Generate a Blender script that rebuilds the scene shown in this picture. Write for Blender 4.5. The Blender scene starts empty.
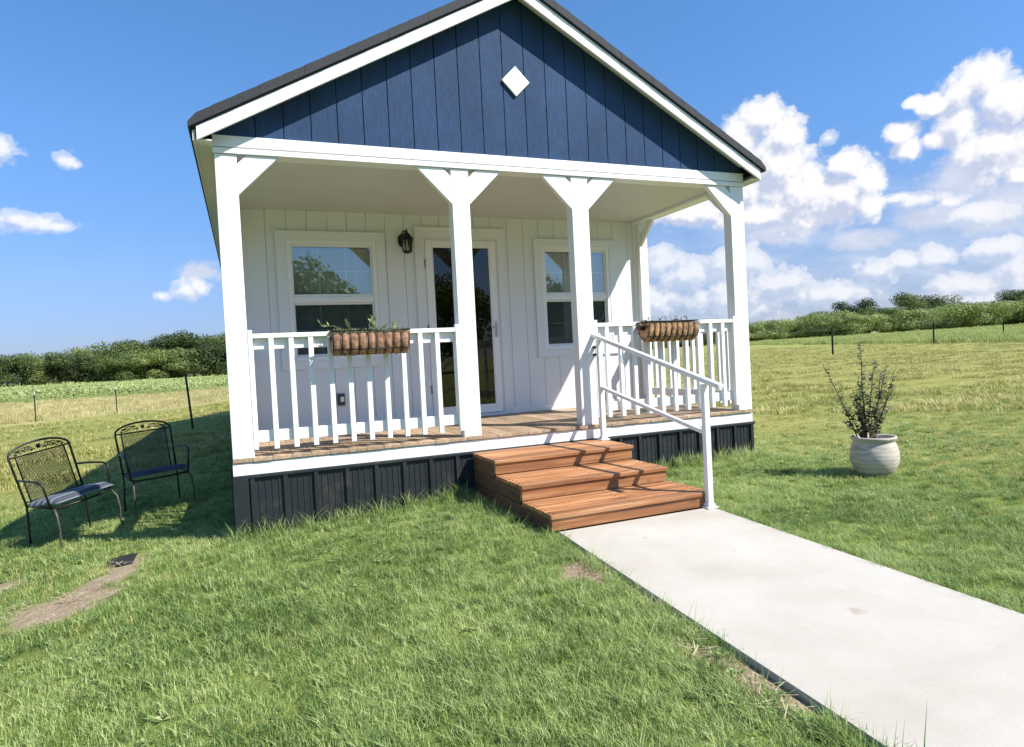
import bpy, bmesh, math, random
from mathutils import Vector, Matrix, noise
R = math.radians
rnd = random.Random(7)
S = bpy.context.scene
COL = S.collection

# ------------------------------------------------------------------ camera
CAM = Vector((0.127, -5.416, 0.667)); YAW = -.387; PITCH = -.0235; ROLL = .0513
def camera():
    cy, sy = math.cos(YAW), math.sin(YAW)
    F = Vector((-sy, cy, 0)); Rt = Vector((cy, sy, 0)); U = Vector((0, 0, 1))
    cp, sp = math.cos(PITCH), math.sin(PITCH)
    F2 = F*cp+U*sp; U2 = U*cp-F*sp
    cr, sr = math.cos(ROLL), math.sin(ROLL)
    X = Rt*cr-U2*sr; Y = Rt*sr+U2*cr; Z = -F2
    m = Matrix(((X.x, Y.x, Z.x, CAM.x), (X.y, Y.y, Z.y, CAM.y), (X.z, Y.z, Z.z, CAM.z), (0, 0, 0, 1)))
    cd = bpy.data.cameras.new('camera'); o = bpy.data.objects.new('camera', cd); COL.objects.link(o)
    o.matrix_world = m; cd.sensor_width = 36; cd.lens = 654.1*36/1024; cd.clip_end = 6000; cd.clip_start = .05
    S.camera = o
camera()

# ------------------------------------------------------------------ materials
def newmat(name):
    m = bpy.data.materials.new(name); m.use_nodes = True; nt = m.node_tree
    b = nt.nodes['Principled BSDF']; return m, nt, b
def N(nt, t, **kw):
    n = nt.nodes.new(t)
    for k, v in kw.items():
        if hasattr(n, k): setattr(n, k, v)
        else: n.inputs[k].default_value = v
    return n
def ramp(nt, fac, stops, interp='LINEAR'):
    r = nt.nodes.new('ShaderNodeValToRGB'); r.color_ramp.interpolation = interp
    e = r.color_ramp.elements
    while len(e) < len(stops): e.new(.5)
    for i, (p, c) in enumerate(stops):
        e[i].position = p; e[i].color = (*c, 1) if len(c) == 3 else c
    nt.links.new(fac, r.inputs[0]); return r.outputs[0]
def mixc(nt, fac, a, b, mode='MIX'):
    n = nt.nodes.new('ShaderNodeMix'); n.data_type = 'RGBA'; n.blend_type = mode
    for s, v in ((0, fac), (6, a), (7, b)):
        if hasattr(v, 'is_linked'): nt.links.new(v, n.inputs[s])
        elif s == 0: n.inputs[0].default_value = v
        else: n.inputs[s].default_value = (*v, 1)
    return n.outputs[2]
def math_(nt, op, a, b=None, c=None, clamp=False):
    n = nt.nodes.new('ShaderNodeMath'); n.operation = op; n.use_clamp = clamp
    for i, v in enumerate((a, b, c)):
        if v is None: continue
        if hasattr(v, 'is_linked'): nt.links.new(v, n.inputs[i])
        else: n.inputs[i].default_value = v
    return n.outputs[0]
def coords(nt, kind='Object', scale=(1, 1, 1)):
    if kind == 'World': o = nt.nodes.new('ShaderNodeNewGeometry').outputs['Position']
    else: o = nt.nodes.new('ShaderNodeTexCoord').outputs[kind]
    m = nt.nodes.new('ShaderNodeMapping'); m.inputs['Scale'].default_value = scale
    nt.links.new(o, m.inputs[0]); return m.outputs[0]
def tex(nt, vec, scale=5, detail=4, rough=.55, dist=0):
    n = nt.nodes.new('ShaderNodeTexNoise'); n.inputs['Scale'].default_value = scale
    n.inputs['Detail'].default_value = detail; n.inputs['Roughness'].default_value = rough
    n.inputs['Distortion'].default_value = dist
    nt.links.new(vec, n.inputs['Vector']); return n.outputs['Fac']
def bump(nt, bsdf, h, strength=.3, dist=.01):
    b = nt.nodes.new('ShaderNodeBump'); b.inputs['Strength'].default_value = strength
    b.inputs['Distance'].default_value = dist
    nt.links.new(h, b.inputs['Height']); nt.links.new(b.outputs[0], bsdf.inputs['Normal'])
def paint(name, col, rough=.5, var=.08, grain=(20, 20, 3), bs=.15, dirt=None):
    m, nt, b = newmat(name)
    g = tex(nt, coords(nt, 'Object', grain), 6, 5, .6)
    l = tex(nt, coords(nt), 1.7, 4)
    c = ramp(nt, l, [(.3, [x*(1-var) for x in col]), (.7, [min(1, x*(1+var)) for x in col])])
    c = mixc(nt, ramp(nt, g, [(.35, (.62, .62, .62)), (.62, (0, 0, 0))]), c, [x*(1-2.4*var) for x in col])
    if dirt:
        d = tex(nt, coords(nt, 'World', (1, 1, 1)), 5, 6, .65)
        d = ramp(nt, d, [(.52, (0, 0, 0)), (.72, (1, 1, 1))])
        c = mixc(nt, math_(nt, 'MULTIPLY', d, dirt[1]), c, dirt[0])
    nt.links.new(c, b.inputs['Base Color']); b.inputs['Roughness'].default_value = rough
    bump(nt, b, g, bs, .004); return m
def wood(name, c1, c2, c3, axis='x', rough=.65, gs=1.0, bs=.35, isl=.45):
    m, nt, b = newmat(name)
    sc = {'x': (1.2, 22, 22), 'y': (22, 1.2, 22), 'z': (22, 22, 1.2)}[axis]
    sc = tuple(s*gs for s in sc)
    v = coords(nt, 'World', sc)
    oi = nt.nodes.new('ShaderNodeNewGeometry').outputs['Random Per Island']
    off = nt.nodes.new('ShaderNodeVectorMath'); off.operation = 'ADD'
    cmb = nt.nodes.new('ShaderNodeCombineXYZ'); k = math_(nt, 'MULTIPLY', oi, 40)
    for i in range(3): nt.links.new(k, cmb.inputs[i])
    nt.links.new(v, off.inputs[0]); nt.links.new(cmb.outputs[0], off.inputs[1])
    g = tex(nt, off.outputs[0], 1.6, 7, .65, .6)
    c = ramp(nt, g, [(.28, c1), (.5, c2), (.72, c3)])
    br = math_(nt, 'MULTIPLY_ADD', oi, isl, 1.0-isl/2)
    hsv = nt.nodes.new('ShaderNodeHueSaturation'); nt.links.new(c, hsv.inputs['Color']); nt.links.new(br, hsv.inputs['Value'])
    # knots
    vo = nt.nodes.new('ShaderNodeTexVoronoi'); vo.inputs['Scale'].default_value = 1.0
    v2 = coords(nt, 'World', {'x': (3.2, 9, 9), 'y': (9, 3.2, 9), 'z': (9, 9, 3.2)}[axis])
    nt.links.new(v2, vo.inputs['Vector'])
    kn = ramp(nt, vo.outputs['Distance'], [(.06, (1, 1, 1)), (.16, (0, 0, 0))])
    c = mixc(nt, math_(nt, 'MULTIPLY', kn, .6), hsv.outputs[0], [x*.4 for x in c1])
    nt.links.new(c, b.inputs['Base Color']); b.inputs['Roughness'].default_value = rough
    bump(nt, b, g, bs, .004); return m
def simple(name, col, rough=.5, metal=0, var=.15, scale=12):
    m, nt, b = newmat(name)
    g = tex(nt, coords(nt), scale, 5, .6)
    c = ramp(nt, g, [(.3, [x*(1-var) for x in col]), (.7, [min(1, x*(1+var)) for x in col])])
    nt.links.new(c, b.inputs['Base Color']); b.inputs['Roughness'].default_value = rough
    b.inputs['Metallic'].default_value = metal
    bump(nt, b, g, .12, .003); return m

M = {}
M['white'] = paint('white_paint', (.80, .80, .785), .45, .03, dirt=((.55, .50, .42), .25))
M['trimwhite'] = paint('white_trim_paint', (.82, .82, .81), .42, .02, dirt=((.6, .57, .5), .15))
M['siding'] = paint('white_siding', (.735, .745, .765), .5, .02, (30, 30, 2), .25)
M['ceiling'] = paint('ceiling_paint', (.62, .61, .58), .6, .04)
M['blue'] = paint('blue_siding_paint', (.026, .066, .155), .6, .24, (80, 80, 2.2), 1.0)
M['blue'].node_tree.nodes['Principled BSDF'].inputs['Specular IOR Level'].default_value = .25
M['skirt'] = paint('charcoal_metal', (.017, .021, .026), .5, .2, (30, 30, 1), .1, dirt=((.10, .09, .07), .35))
M['vinyl'] = simple('white_vinyl', (.80, .80, .80), .3, 0, .02)
M['deck'] = wood('weathered_deck', (.20, .13, .075), (.36, .25, .155), (.46, .35, .24), 'y')
M['nosing'] = wood('weathered_nosing', (.16, .13, .10), (.29, .245, .20), (.38, .33, .27), 'x')
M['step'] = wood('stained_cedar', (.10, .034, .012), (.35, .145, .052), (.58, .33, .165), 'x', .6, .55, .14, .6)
M['stepside'] = wood('stained_cedar_shaded_side', (.04, .018, .009), (.10, .045, .022), (.16, .08, .042), 'y')  # darker than the treads: shade on the step sides painted into the wood colour
M['blackmetal'] = simple('black_metal', (.018, .018, .02), .38, .6, .3)
M['iron'] = simple('black_iron', (.02, .02, .021), .45, .3, .3)
M['iron_worn'] = simple('worn_iron', (.10, .09, .075), .55, .3, .4, 40)
M['steelpost'] = simple('steel_post', (.035, .04, .035), .6, .5, .4)
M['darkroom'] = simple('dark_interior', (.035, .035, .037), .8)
M['doorpaint'] = simple('dark_door_paint', (.03, .034, .038), .5)
M['blind'] = simple('blind_slat', (.62, .62, .60), .6, 0, .05)
M['soil'] = simple('potting_soil', (.03, .022, .015), .95, 0, .4, 40)
M['shingle'] = None

def shingles():
    m, nt, b = newmat('charcoal_shingles')
    g = tex(nt, coords(nt), 60, 5, .7); l = tex(nt, coords(nt, 'Object', (1, .4, 1)), 3, 4)
    c = ramp(nt, g, [(.3, (.014, .016, .020)), (.7, (.042, .046, .055))])
    c = mixc(nt, math_(nt, 'MULTIPLY', l, .4), c, (.03, .03, .035))
    nt.links.new(c, b.inputs['Base Color']); b.inputs['Roughness'].default_value = .8
    bump(nt, b, g, .5, .004); return m
M['shingle'] = shingles()

def concrete():
    m, nt, b = newmat('walkway_concrete')
    v = coords(nt, 'World')
    a = tex(nt, v, 1.3, 6, .6); f = tex(nt, v, 90, 5, .7); s = tex(nt, coords(nt, 'World', (1, 3.2, 1)), 3.5, 5, .65, .5)
    c = ramp(nt, a, [(.30, (.40, .355, .29)), (.5, (.47, .435, .375)), (.72, (.53, .50, .445))])
    c = mixc(nt, ramp(nt, s, [(.45, (0, 0, 0)), (.75, (.32, .32, .32))]), c, (.50, .43, .34))
    c = mixc(nt, ramp(nt, f, [(.35, (.22, .22, .22)), (.55, (0, 0, 0))]), c, (.40, .36, .30))
    # rusty stain spots with their own shape
    for (x, y, r) in ((2.62, -2.48, .022), (2.47, -3.40, .05), (2.05, -2.35, .012), (2.35, -2.0, .02)):
        d = nt.nodes.new('ShaderNodeVectorMath'); d.operation = 'DISTANCE'; d.inputs[1].default_value = (x, y, -.475)
        nt.links.new(v, d.inputs[0])
        q = math_(nt, 'ADD', d.outputs['Value'], math_(nt, 'MULTIPLY', math_(nt, 'SUBTRACT', tex(nt, v, 25, 4), .5), r*2.2))
        k = ramp(nt, math_(nt, 'DIVIDE', q, r), [(.15, (.5, .5, .5)), (1., (0, 0, 0))])
        c = mixc(nt, k, c, (.30, .19, .11))
    nt.links.new(c, b.inputs['Base Color']); b.inputs['Roughness'].default_value = .85
    h = math_(nt, 'ADD', math_(nt, 'MULTIPLY', f, .5), tex(nt, coords(nt, 'World', (1.2, 16, 1)), 14, 3))
    bump(nt, b, h, .3, .003); return m
M['concrete'] = concrete()

def glass_mat(name, refl=.42, tint=(.80, .88, .87)):
    m, nt, b = newmat(name)
    nt.nodes.remove(b); out = nt.nodes['Material Output']
    t = N(nt, 'ShaderNodeBsdfTransparent'); t.inputs[0].default_value = (*tint, 1)
    g = N(nt, 'ShaderNodeBsdfGlossy'); g.inputs['Roughness'].default_value = .012; g.inputs[0].default_value = (.95, .95, .88, 1)
    nn = tex(nt, coords(nt), 2.3, 2); bp = nt.nodes.new('ShaderNodeBump'); bp.inputs['Strength'].default_value = .02; bp.inputs['Distance'].default_value = .02
    nt.links.new(nn, bp.inputs['Height']); nt.links.new(bp.outputs[0], g.inputs['Normal'])
    fr = N(nt, 'ShaderNodeFresnel'); fr.inputs[0].default_value = 1.5
    f = math_(nt, 'MULTIPLY_ADD', fr.outputs[0], 1.0, refl, True)
    x = N(nt, 'ShaderNodeMixShader'); nt.links.new(f, x.inputs[0]); nt.links.new(t.outputs[0], x.inputs[1]); nt.links.new(g.outputs[0], x.inputs[2])
    nt.links.new(x.outputs[0], out.inputs[0]); return m
M['glass'] = glass_mat('window_glass', .11, (.95, .985, .98))
M['screened'] = glass_mat('screened_glass', .0, (.66, .70, .70))
M['doorglass'] = glass_mat('door_glass', .012, (.28, .31, .31))
M['lampglass'] = glass_mat('lantern_glass', .1, (.85, .85, .82))

def leafmat(name, c1, c2, c3=None, scale=.6, trans=.25, rough=.6, objr=.25, wscale=(1, 1, 1)):
    m, nt, b = newmat(name)
    v = coords(nt, 'World', wscale)
    a = tex(nt, v, scale, 4, .6)
    ri = nt.nodes.new('ShaderNodeNewGeometry').outputs['Random Per Island']
    oi = nt.nodes.new('ShaderNodeObjectInfo').outputs['Random']
    fac = math_(nt, 'ADD', math_(nt, 'MULTIPLY', a, .9), math_(nt, 'MULTIPLY', math_(nt, 'SUBTRACT', ri, .5), .45))
    fac = math_(nt, 'ADD', fac, math_(nt, 'MULTIPLY', math_(nt, 'SUBTRACT', oi, .5), objr))
    st = [(.25, c1), (.62, c2)] if not c3 else [(.22, c1), (.45, c2), (.72, c3)]
    c = ramp(nt, fac, st)
    nt.links.new(c, b.inputs['Base Color']); b.inputs['Roughness'].default_value = rough
    b.inputs['Specular IOR Level'].default_value = .3
    if trans:
        t = N(nt, 'ShaderNodeBsdfTranslucent'); hs = N(nt, 'ShaderNodeHueSaturation'); hs.inputs['Value'].default_value = 1.25
        nt.links.new(c, hs.inputs['Color']); nt.links.new(hs.outputs[0], t.inputs[0])
        x = N(nt, 'ShaderNodeMixShader'); x.inputs[0].default_value = trans
        nt.links.new(b.outputs[0], x.inputs[1]); nt.links.new(t.outputs[0], x.inputs[2])
        nt.links.new(x.outputs[0], nt.nodes['Material Output'].inputs[0])
    return m

# ------------------------------------------------------------------ mesh collector
class MB:
    def __init__(s): s.v = []; s.f = []; s.smooth = []
    def add(s, vs, fs, sm=False):
        n = len(s.v); s.v += [tuple(x) for x in vs]; s.f += [tuple(i+n for i in f) for f in fs]; s.smooth += [sm]*len(fs); return s
    def box(s, x0, x1, y0, y1, z0, z1):
        return s.add([(x0,y0,z0),(x1,y0,z0),(x1,y1,z0),(x0,y1,z0),(x0,y0,z1),(x1,y0,z1),(x1,y1,z1),(x0,y1,z1)],
                     [(0,3,2,1),(4,5,6,7),(0,1,5,4),(1,2,6,5),(2,3,7,6),(3,0,4,7)])
    def obox(s, c, X, Y, Z):      # centre, half vectors
        c, X, Y, Z = map(Vector, (c, X, Y, Z))
        vs = [c+a*X+b*Y+d*Z for d in (-1, 1) for a, b in ((-1,-1),(1,-1),(1,1),(-1,1))]
        return s.add(vs, [(0,3,2,1),(4,5,6,7),(0,1,5,4),(1,2,6,5),(2,3,7,6),(3,0,4,7)])
    def bar(s, a, b, w, h, up=(0, 0, 1)):
        a, b = Vector(a), Vector(b); d = (b-a); L = d.length; d.normalize()
        sd = d.cross(Vector(up)).normalized(); u = sd.cross(d)
        return s.obox((a+b)/2, d*L/2, sd*w/2, u*h/2)
    def prism(s, poly, ax, a, b):   # poly of 2D points; ax = extrusion axis
        def P(p, t):
            return {'x': (t, p[0], p[1]), 'y': (p[0], t, p[1]), 'z': (p[0], p[1], t)}[ax]
        n = len(poly); vs = [P(p, a) for p in poly]+[P(p, b) for p in poly]
        fs = [tuple(range(n))[::-1], tuple(range(n, 2*n))]+[(i, (i+1) % n, n+(i+1) % n, n+i) for i in range(n)]
        return s.add(vs, fs)
    def tube(s, pts, r, n=8, closed=False):
        pts = [Vector(p) for p in pts]; rs = r if isinstance(r, (list, tuple)) else [r]*len(pts)
        base = len(s.v); k = len(pts); prev = None; vs = []
        for i, p in enumerate(pts):
            if closed: t = pts[(i+1) % k]-pts[i-1]
            else: t = pts[min(i+1, k-1)]-pts[max(i-1, 0)]
            if t.length < 1e-9: t = Vector((0, 0, 1))
            t.normalize()
            if prev is None:
                u = t.orthogonal().normalized()
            else:
                u = prev-t*prev.dot(t)
                u = u.normalized() if u.length > 1e-6 else t.orthogonal().normalized()
            prev = u; w = t.cross(u)
            for j in range(n):
                a = 2*math.pi*j/n; vs.append(p+(u*math.cos(a)+w*math.sin(a))*rs[i])
        fs = []
        for i in range(k if closed else k-1):
            i2 = (i+1) % k
            for j in range(n): fs.append((i*n+j, i*n+(j+1) % n, i2*n+(j+1) % n, i2*n+j))
        if not closed: fs += [tuple(range(n))[::-1], tuple(range((k-1)*n, k*n))]
        return s.add(vs, fs, True)
    def lathe(s, prof, c=(0, 0, 0), n=32, wob=0):
        vs = []; fs = []
        for i, (r, z) in enumerate(prof):
            for j in range(n):
                a = 2*math.pi*j/n; q = r*(1+wob*math.sin(a*3+z*20)); vs.append((c[0]+q*math.cos(a), c[1]+q*math.sin(a), c[2]+z))
        for i in range(len(prof)-1):
            for j in range(n): fs.append((i*n+j, i*n+(j+1) % n, (i+1)*n+(j+1) % n, (i+1)*n+j))
        fs += [tuple(range(n))[::-1], tuple(range((len(prof)-1)*n, len(prof)*n))]
        return s.add(vs, fs, True)
    def ball(s, c, r, seg=10, ring=6):
        prof = [(max(1e-4, r*math.sin(math.pi*i/ring)), -r*math.cos(math.pi*i/ring)) for i in range(ring+1)]
        return s.lathe(prof, c, seg)
    def mesh(s, name, off=(0, 0, 0)):
        me = bpy.data.meshes.new(name)
        me.from_pydata([(a-off[0], b-off[1], c-off[2]) for a, b, c in s.v], [], s.f)
        me.polygons.foreach_set('use_smooth', s.smooth); me.update(); return me

ORG = {}
def build(name, mb, mat, parent=None, bevel=0, off=None, label=None):
    o_ = off if off is not None else (ORG.get(parent.name, (0, 0, 0)) if parent else (0, 0, 0))
    me = mb.mesh(name, o_); o = bpy.data.objects.new(name, me); COL.objects.link(o)
    if mat: me.materials.append(mat)
    if parent: o.parent = parent; ORG[o.name] = o_
    else: o.location = o_; ORG[o.name] = o_
    if bevel:
        b = o.modifiers.new('bevel', 'BEVEL'); b.width = bevel; b.segments = 2; b.limit_method = 'ANGLE'; b.angle_limit = R(40)
    if label: o['label'] = label
    return o
def empty(name, loc, rz=0):
    o = bpy.data.objects.new(name, None); COL.objects.link(o); o.location = loc; o.rotation_euler = (0, 0, rz)
    ORG[o.name] = tuple(loc); o.empty_display_size = .2; return o
def tag(o, label=None, cat=None, group=None, kind=None):
    for k, v in (('label', label), ('category', cat), ('group', group), ('kind', kind)):
        if v: o[k] = v
    return o
def copy_tree(o, parent=None):
    c = o.copy(); COL.objects.link(c)
    if parent: c.parent = parent
    for ch in list(o.children): copy_tree(ch, c)
    return c

# ------------------------------------------------------------------ ground shape
def smooth(a, b, x):
    t = max(0, min(1, (x-a)/(b-a))); return t*t*(3-2*t)
def ground_z(x, y):
    if x < 0: z = -.610-.40*math.tanh(-x/3.2)+.018*max(x, -3)*0
    else: z = -.575+.018*min(x, 250)-.035*smooth(2.0, 0, x)
    r = math.hypot(x-CAM.x, y-CAM.y)
    if x < 0 or y > 40: z += max(0, min(r, 400)-60)*.0035*(1 if x < 30 else 0.3)
    n = noise.noise(Vector((x*.35, y*.35, 0)))*.035+noise.noise(Vector((x*1.4, y*1.4, 3)))*.012
    k = smooth(.2, 2.2, house_dist(x, y)); z += n*k
    # walkway strip and steps stay level
    w = smooth(1.1, .15, max(0, abs(x-walk_x(y))-.62)) if y < 0 else 0
    z = z*(1-w)+(-.508)*w
    return z
def house_dist(x, y):
    dx = max(0-x, 0, x-5.05); dy = max(0-y, 0, y-16); return math.hypot(dx, dy)
def walk_x(y): return 1.96+.615+(y+1.6)*.088
def dirt(x, y):
    n = noise.noise(Vector((x*3, y*3, 5)))*.5+noise.noise(Vector((x*9, y*9, 1)))*.3
    v = 0
    for (cx, cy, rx, ry, ang) in ((-1.06, -.58, .30, .30, 0), (-.80, -.14, .24, .13, .9), (-.75, .16, .13, .12, 0), (-1.7, .25, .3, .18, .7), (1.76, -2.28, .12, .20, 0), (1.72, -3.55, .08, .32, 0), (1.84, -2.85, .06, .2, 0)):
        dx, dy = x-cx, y-cy; c, s = math.cos(ang), math.sin(ang)
        a, b = (dx*c+dy*s)/rx, (-dx*s+dy*c)/ry
        v = max(v, 1.25-math.sqrt(a*a+b*b)+n*.7)
    return max(0, min(1, v*2))
def on_slab(x, y): return -30 < y < -1.55 and abs(x-walk_x(y)) < .625
def blocked(x, y):
    if 0.0 <= x <= 5.06 and 0.0 <= y <= 16: return True
    if 1.90 < x < 3.22 and -1.60 < y <= 0: return True
    if (x+.745)**2+(y-.25)**2 < .022: return True
    return on_slab(x, y)
def yellow(x, y):   # how mown and yellow the grass is
    n = noise.noise(Vector((x*.22, y*.22, 9)))*.5+noise.noise(Vector((x*.9, y*.9, 2)))*.22
    d = smooth(4.5, 12, x)+.75*smooth(2.5, 9, y) if x > 2 else .9*smooth(1.5, 9, y)
    if x > 3.5: d = max(d, .45*smooth(-.5, 2, y)+.25*smooth(4.5, 7, x))
    return max(0, min(1, d*.85+n*.8))

def rank_y(x): return 16+1.73*(x-37)
def axis_pts(a, b, fine, edges):
    pts = []; x = a
    while x <= b: pts.append(x); x += fine
    step = fine; x = b
    while x < edges: step *= 1.16; x += step; pts.append(x)
    step = fine; x = a; lo = []
    while x > -edges: step *= 1.16; x -= step; lo.append(x)
    return lo[::-1]+pts
def make_ground():
    xs = axis_pts(-4, 9, .09, 2500); ys = axis_pts(-5.5, 6, .09, 2500)
    vs = []; dm = []; ye = []; tn = []; rt = []
    for y in ys:
        for x in xs:
            vs.append((x, y, ground_z(x, y)))
            near = -6 < x < 9 and -6 < y < 6
            dm.append(dirt(x, y) if near else 0); ye.append(yellow(x, y))
            r = math.hypot(x, y)
            fy = 27.6+.46*(x+8)          # fence line on the left
            t = smooth(-.5, 1.2, y-fy)*smooth(84, 66, r+5*noise.noise(Vector((x*.1, y*.1, 0)))) if x < 12 else 0
            tn.append(t)
            fr = rank_y(x)
            rt.append(smooth(-3, 5.0, fr-y) if x > 12 else smooth(60, 75, r) if y > 0 else 0)
    nx = len(xs); fs = [(j*nx+i, j*nx+i+1, (j+1)*nx+i+1, (j+1)*nx+i) for j in range(len(ys)-1) for i in range(nx-1)]
    me = bpy.data.meshes.new('ground'); me.from_pydata(vs, [], fs)
    me.polygons.foreach_set('use_smooth', [True]*len(fs))
    for nm, arr in (('dirt', dm), ('yellow', ye), ('tan', tn), ('rank', rt)):
        a = me.attributes.new(nm, 'FLOAT', 'POINT'); a.data.foreach_set('value', arr)
    o = bpy.data.objects.new('ground', me); COL.objects.link(o); tag(o, kind='structure')
    m, nt, b = newmat('lawn_ground')
    def attr(n):
        a = nt.nodes.new('ShaderNodeAttribute'); a.attribute_name = n; return a.outputs['Fac']
    v = coords(nt, 'World')
    fine = tex(nt, v, 38, 5, .7); mid = tex(nt, v, 2.2, 6, .7); big = tex(nt, coords(nt, 'World', (1, 1, 1)), .35, 5, .6)
    st = tex(nt, coords(nt, 'World', (.25, 1.8, 1)), .9, 6, .7, .4)
    f2 = math_(nt, 'ADD', math_(nt, 'MULTIPLY', fine, .55), math_(nt, 'MULTIPLY', mid, .45))
    green = ramp(nt, f2, [(.30, (.085, .125, .022)), (.50, (.185, .245, .055)), (.68, (.31, .36, .11))])
    yel = ramp(nt, f2, [(.30, (.16, .165, .040)), (.50, (.30, .29, .082)), (.70, (.45, .41, .155))])
    yf = math_(nt, 'ADD', attr('yellow'), math_(nt, 'MULTIPLY', math_(nt, 'SUBTRACT', st, .5), 1.3), clamp=True)
    c = mixc(nt, yf, green, yel)
    dark = ramp(nt, math_(nt, 'ADD', math_(nt, 'MULTIPLY', st, .6), math_(nt, 'MULTIPLY', mid, .4)), [(.36, (1, 1, 1)), (.5, (0, 0, 0))])
    c = mixc(nt, math_(nt, 'MULTIPLY', dark, .7), c, (.13, .145, .042))
    tan = ramp(nt, f2, [(.3, (.30, .26, .11)), (.5, (.48, .42, .19)), (.7, (.62, .54, .29))])
    tf = math_(nt, 'MULTIPLY', attr('tan'), ramp(nt, tex(nt, coords(nt, 'World', (.3, 1, 1)), .5, 5, .7), [(.30, (.45, .45, .45)), (.5, (1, 1, 1))]))
    c = mixc(nt, tf, c, tan)
    rk = ramp(nt, f2, [(.3, (.20, .24, .055)), (.7, (.36, .40, .12))])
    c = mixc(nt, math_(nt, 'MULTIPLY', attr('rank'), .8), c, rk)
    so = ramp(nt, f2, [(.3, (.20, .14, .09)), (.5, (.38, .29, .19)), (.7, (.50, .40, .29))])
    c = mixc(nt, attr('dirt'), c, so)
    nt.links.new(c, b.inputs['Base Color']); b.inputs['Roughness'].default_value = .95; b.inputs['Specular IOR Level'].default_value = .1
    bump(nt, b, math_(nt, 'ADD', fine, math_(nt, 'MULTIPLY', mid, 2)), .8, .04)
    me.materials.append(m)
make_ground()

# ------------------------------------------------------------------ scattered grass (geometry nodes over a point mesh)
def scatter(name, pts, sources, mat, kind='stuff', label=None, cat=None):
    """pts: (x,y,z,rotz,scale,tilt); sources: list of meshes"""
    me = bpy.data.meshes.new(name); me.from_pydata([p[:3] for p in pts], [], [])
    rot = me.attributes.new('rot', 'FLOAT_VECTOR', 'POINT'); sc = me.attributes.new('scl', 'FLOAT', 'POINT'); ix = me.attributes.new('idx', 'INT', 'POINT')
    rv = []; 
    for p in pts: rv += [rnd.uniform(-p[5], p[5]), rnd.uniform(-p[5], p[5]), p[3]]
    rot.data.foreach_set('vector', rv); sc.data.foreach_set('value', [p[4] for p in pts])
    ix.data.foreach_set('value', [rnd.randrange(len(sources)) for _ in pts])
    o = bpy.data.objects.new(name, me); COL.objects.link(o)
    ng = bpy.data.node_groups.new(name, 'GeometryNodeTree')
    ng.interface.new_socket('Geometry', in_out='INPUT', socket_type='NodeSocketGeometry')
    ng.interface.new_socket('Geometry', in_out='OUTPUT', socket_type='NodeSocketGeometry')
    gi = ng.nodes.new('NodeGroupInput'); go = ng.nodes.new('NodeGroupOutput')
    iop = ng.nodes.new('GeometryNodeInstanceOnPoints')
    g2i = ng.nodes.new('GeometryNodeGeometryToInstance')
    for i, sm in enumerate(sources[::-1]):
        so = bpy.data.objects.new(name+'_blades', sm)
        if not sm.materials: sm.materials.append(mat)
        oi = ng.nodes.new('GeometryNodeObjectInfo'); oi.inputs['Object'].default_value = so
        ng.links.new(oi.outputs['Geometry'], g2i.inputs[0])
    def at(n, t):
        a = ng.nodes.new('GeometryNodeInputNamedAttribute'); a.data_type = t; a.inputs['Name'].default_value = n
        return [s for s in a.outputs if s.enabled and s.name == 'Attribute'][0]
    ng.links.new(gi.outputs[0], iop.inputs['Points']); ng.links.new(g2i.outputs[0], iop.inputs['Instance'])
    iop.inputs['Pick Instance'].default_value = True
    ng.links.new(at('idx', 'INT'), iop.inputs['Instance Index'])
    ng.links.new(at('rot', 'FLOAT_VECTOR'), iop.inputs['Rotation'])
    ng.links.new(at('scl', 'FLOAT'), iop.inputs['Scale'])
    ng.links.new(iop.outputs[0], go.inputs[0])
    md = o.modifiers.new('scatter', 'NODES'); md.node_group = ng
    tag(o, label, cat, kind=kind); return o
def tuft(n, rad, h, w, lean, seed, bend=.5):
    q = random.Random(seed); mb = MB()
    for _ in range(n):
        a = q.uniform(0, 6.283); r = rad*math.sqrt(q.random()); bx, by = r*math.cos(a), r*math.sin(a)
        hh = h*q.uniform(.5, 1.15); ww = w*q.uniform(.7, 1.3); d = q.uniform(0, 6.283)
        ln = lean*q.uniform(.2, 1.3)*hh; dx, dy = math.cos(d), math.sin(d); px, py = -dy*ww/2, dx*ww/2
        p1 = (bx+dx*ln*.35, by+dy*ln*.35, hh*.55); p2 = (bx+dx*ln, by+dy*ln, hh*(1-bend*.25*q.random()))
        mb.add([(bx-px, by-py, -.015), (bx+px, by+py, -.015), (p1[0]+px*.8, p1[1]+py*.8, p1[2]), (p1[0]-px*.8, p1[1]-py*.8, p1[2]), p2], [(0, 1, 2, 3), (3, 2, 4)])
    return mb.mesh('tuft')

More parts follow.
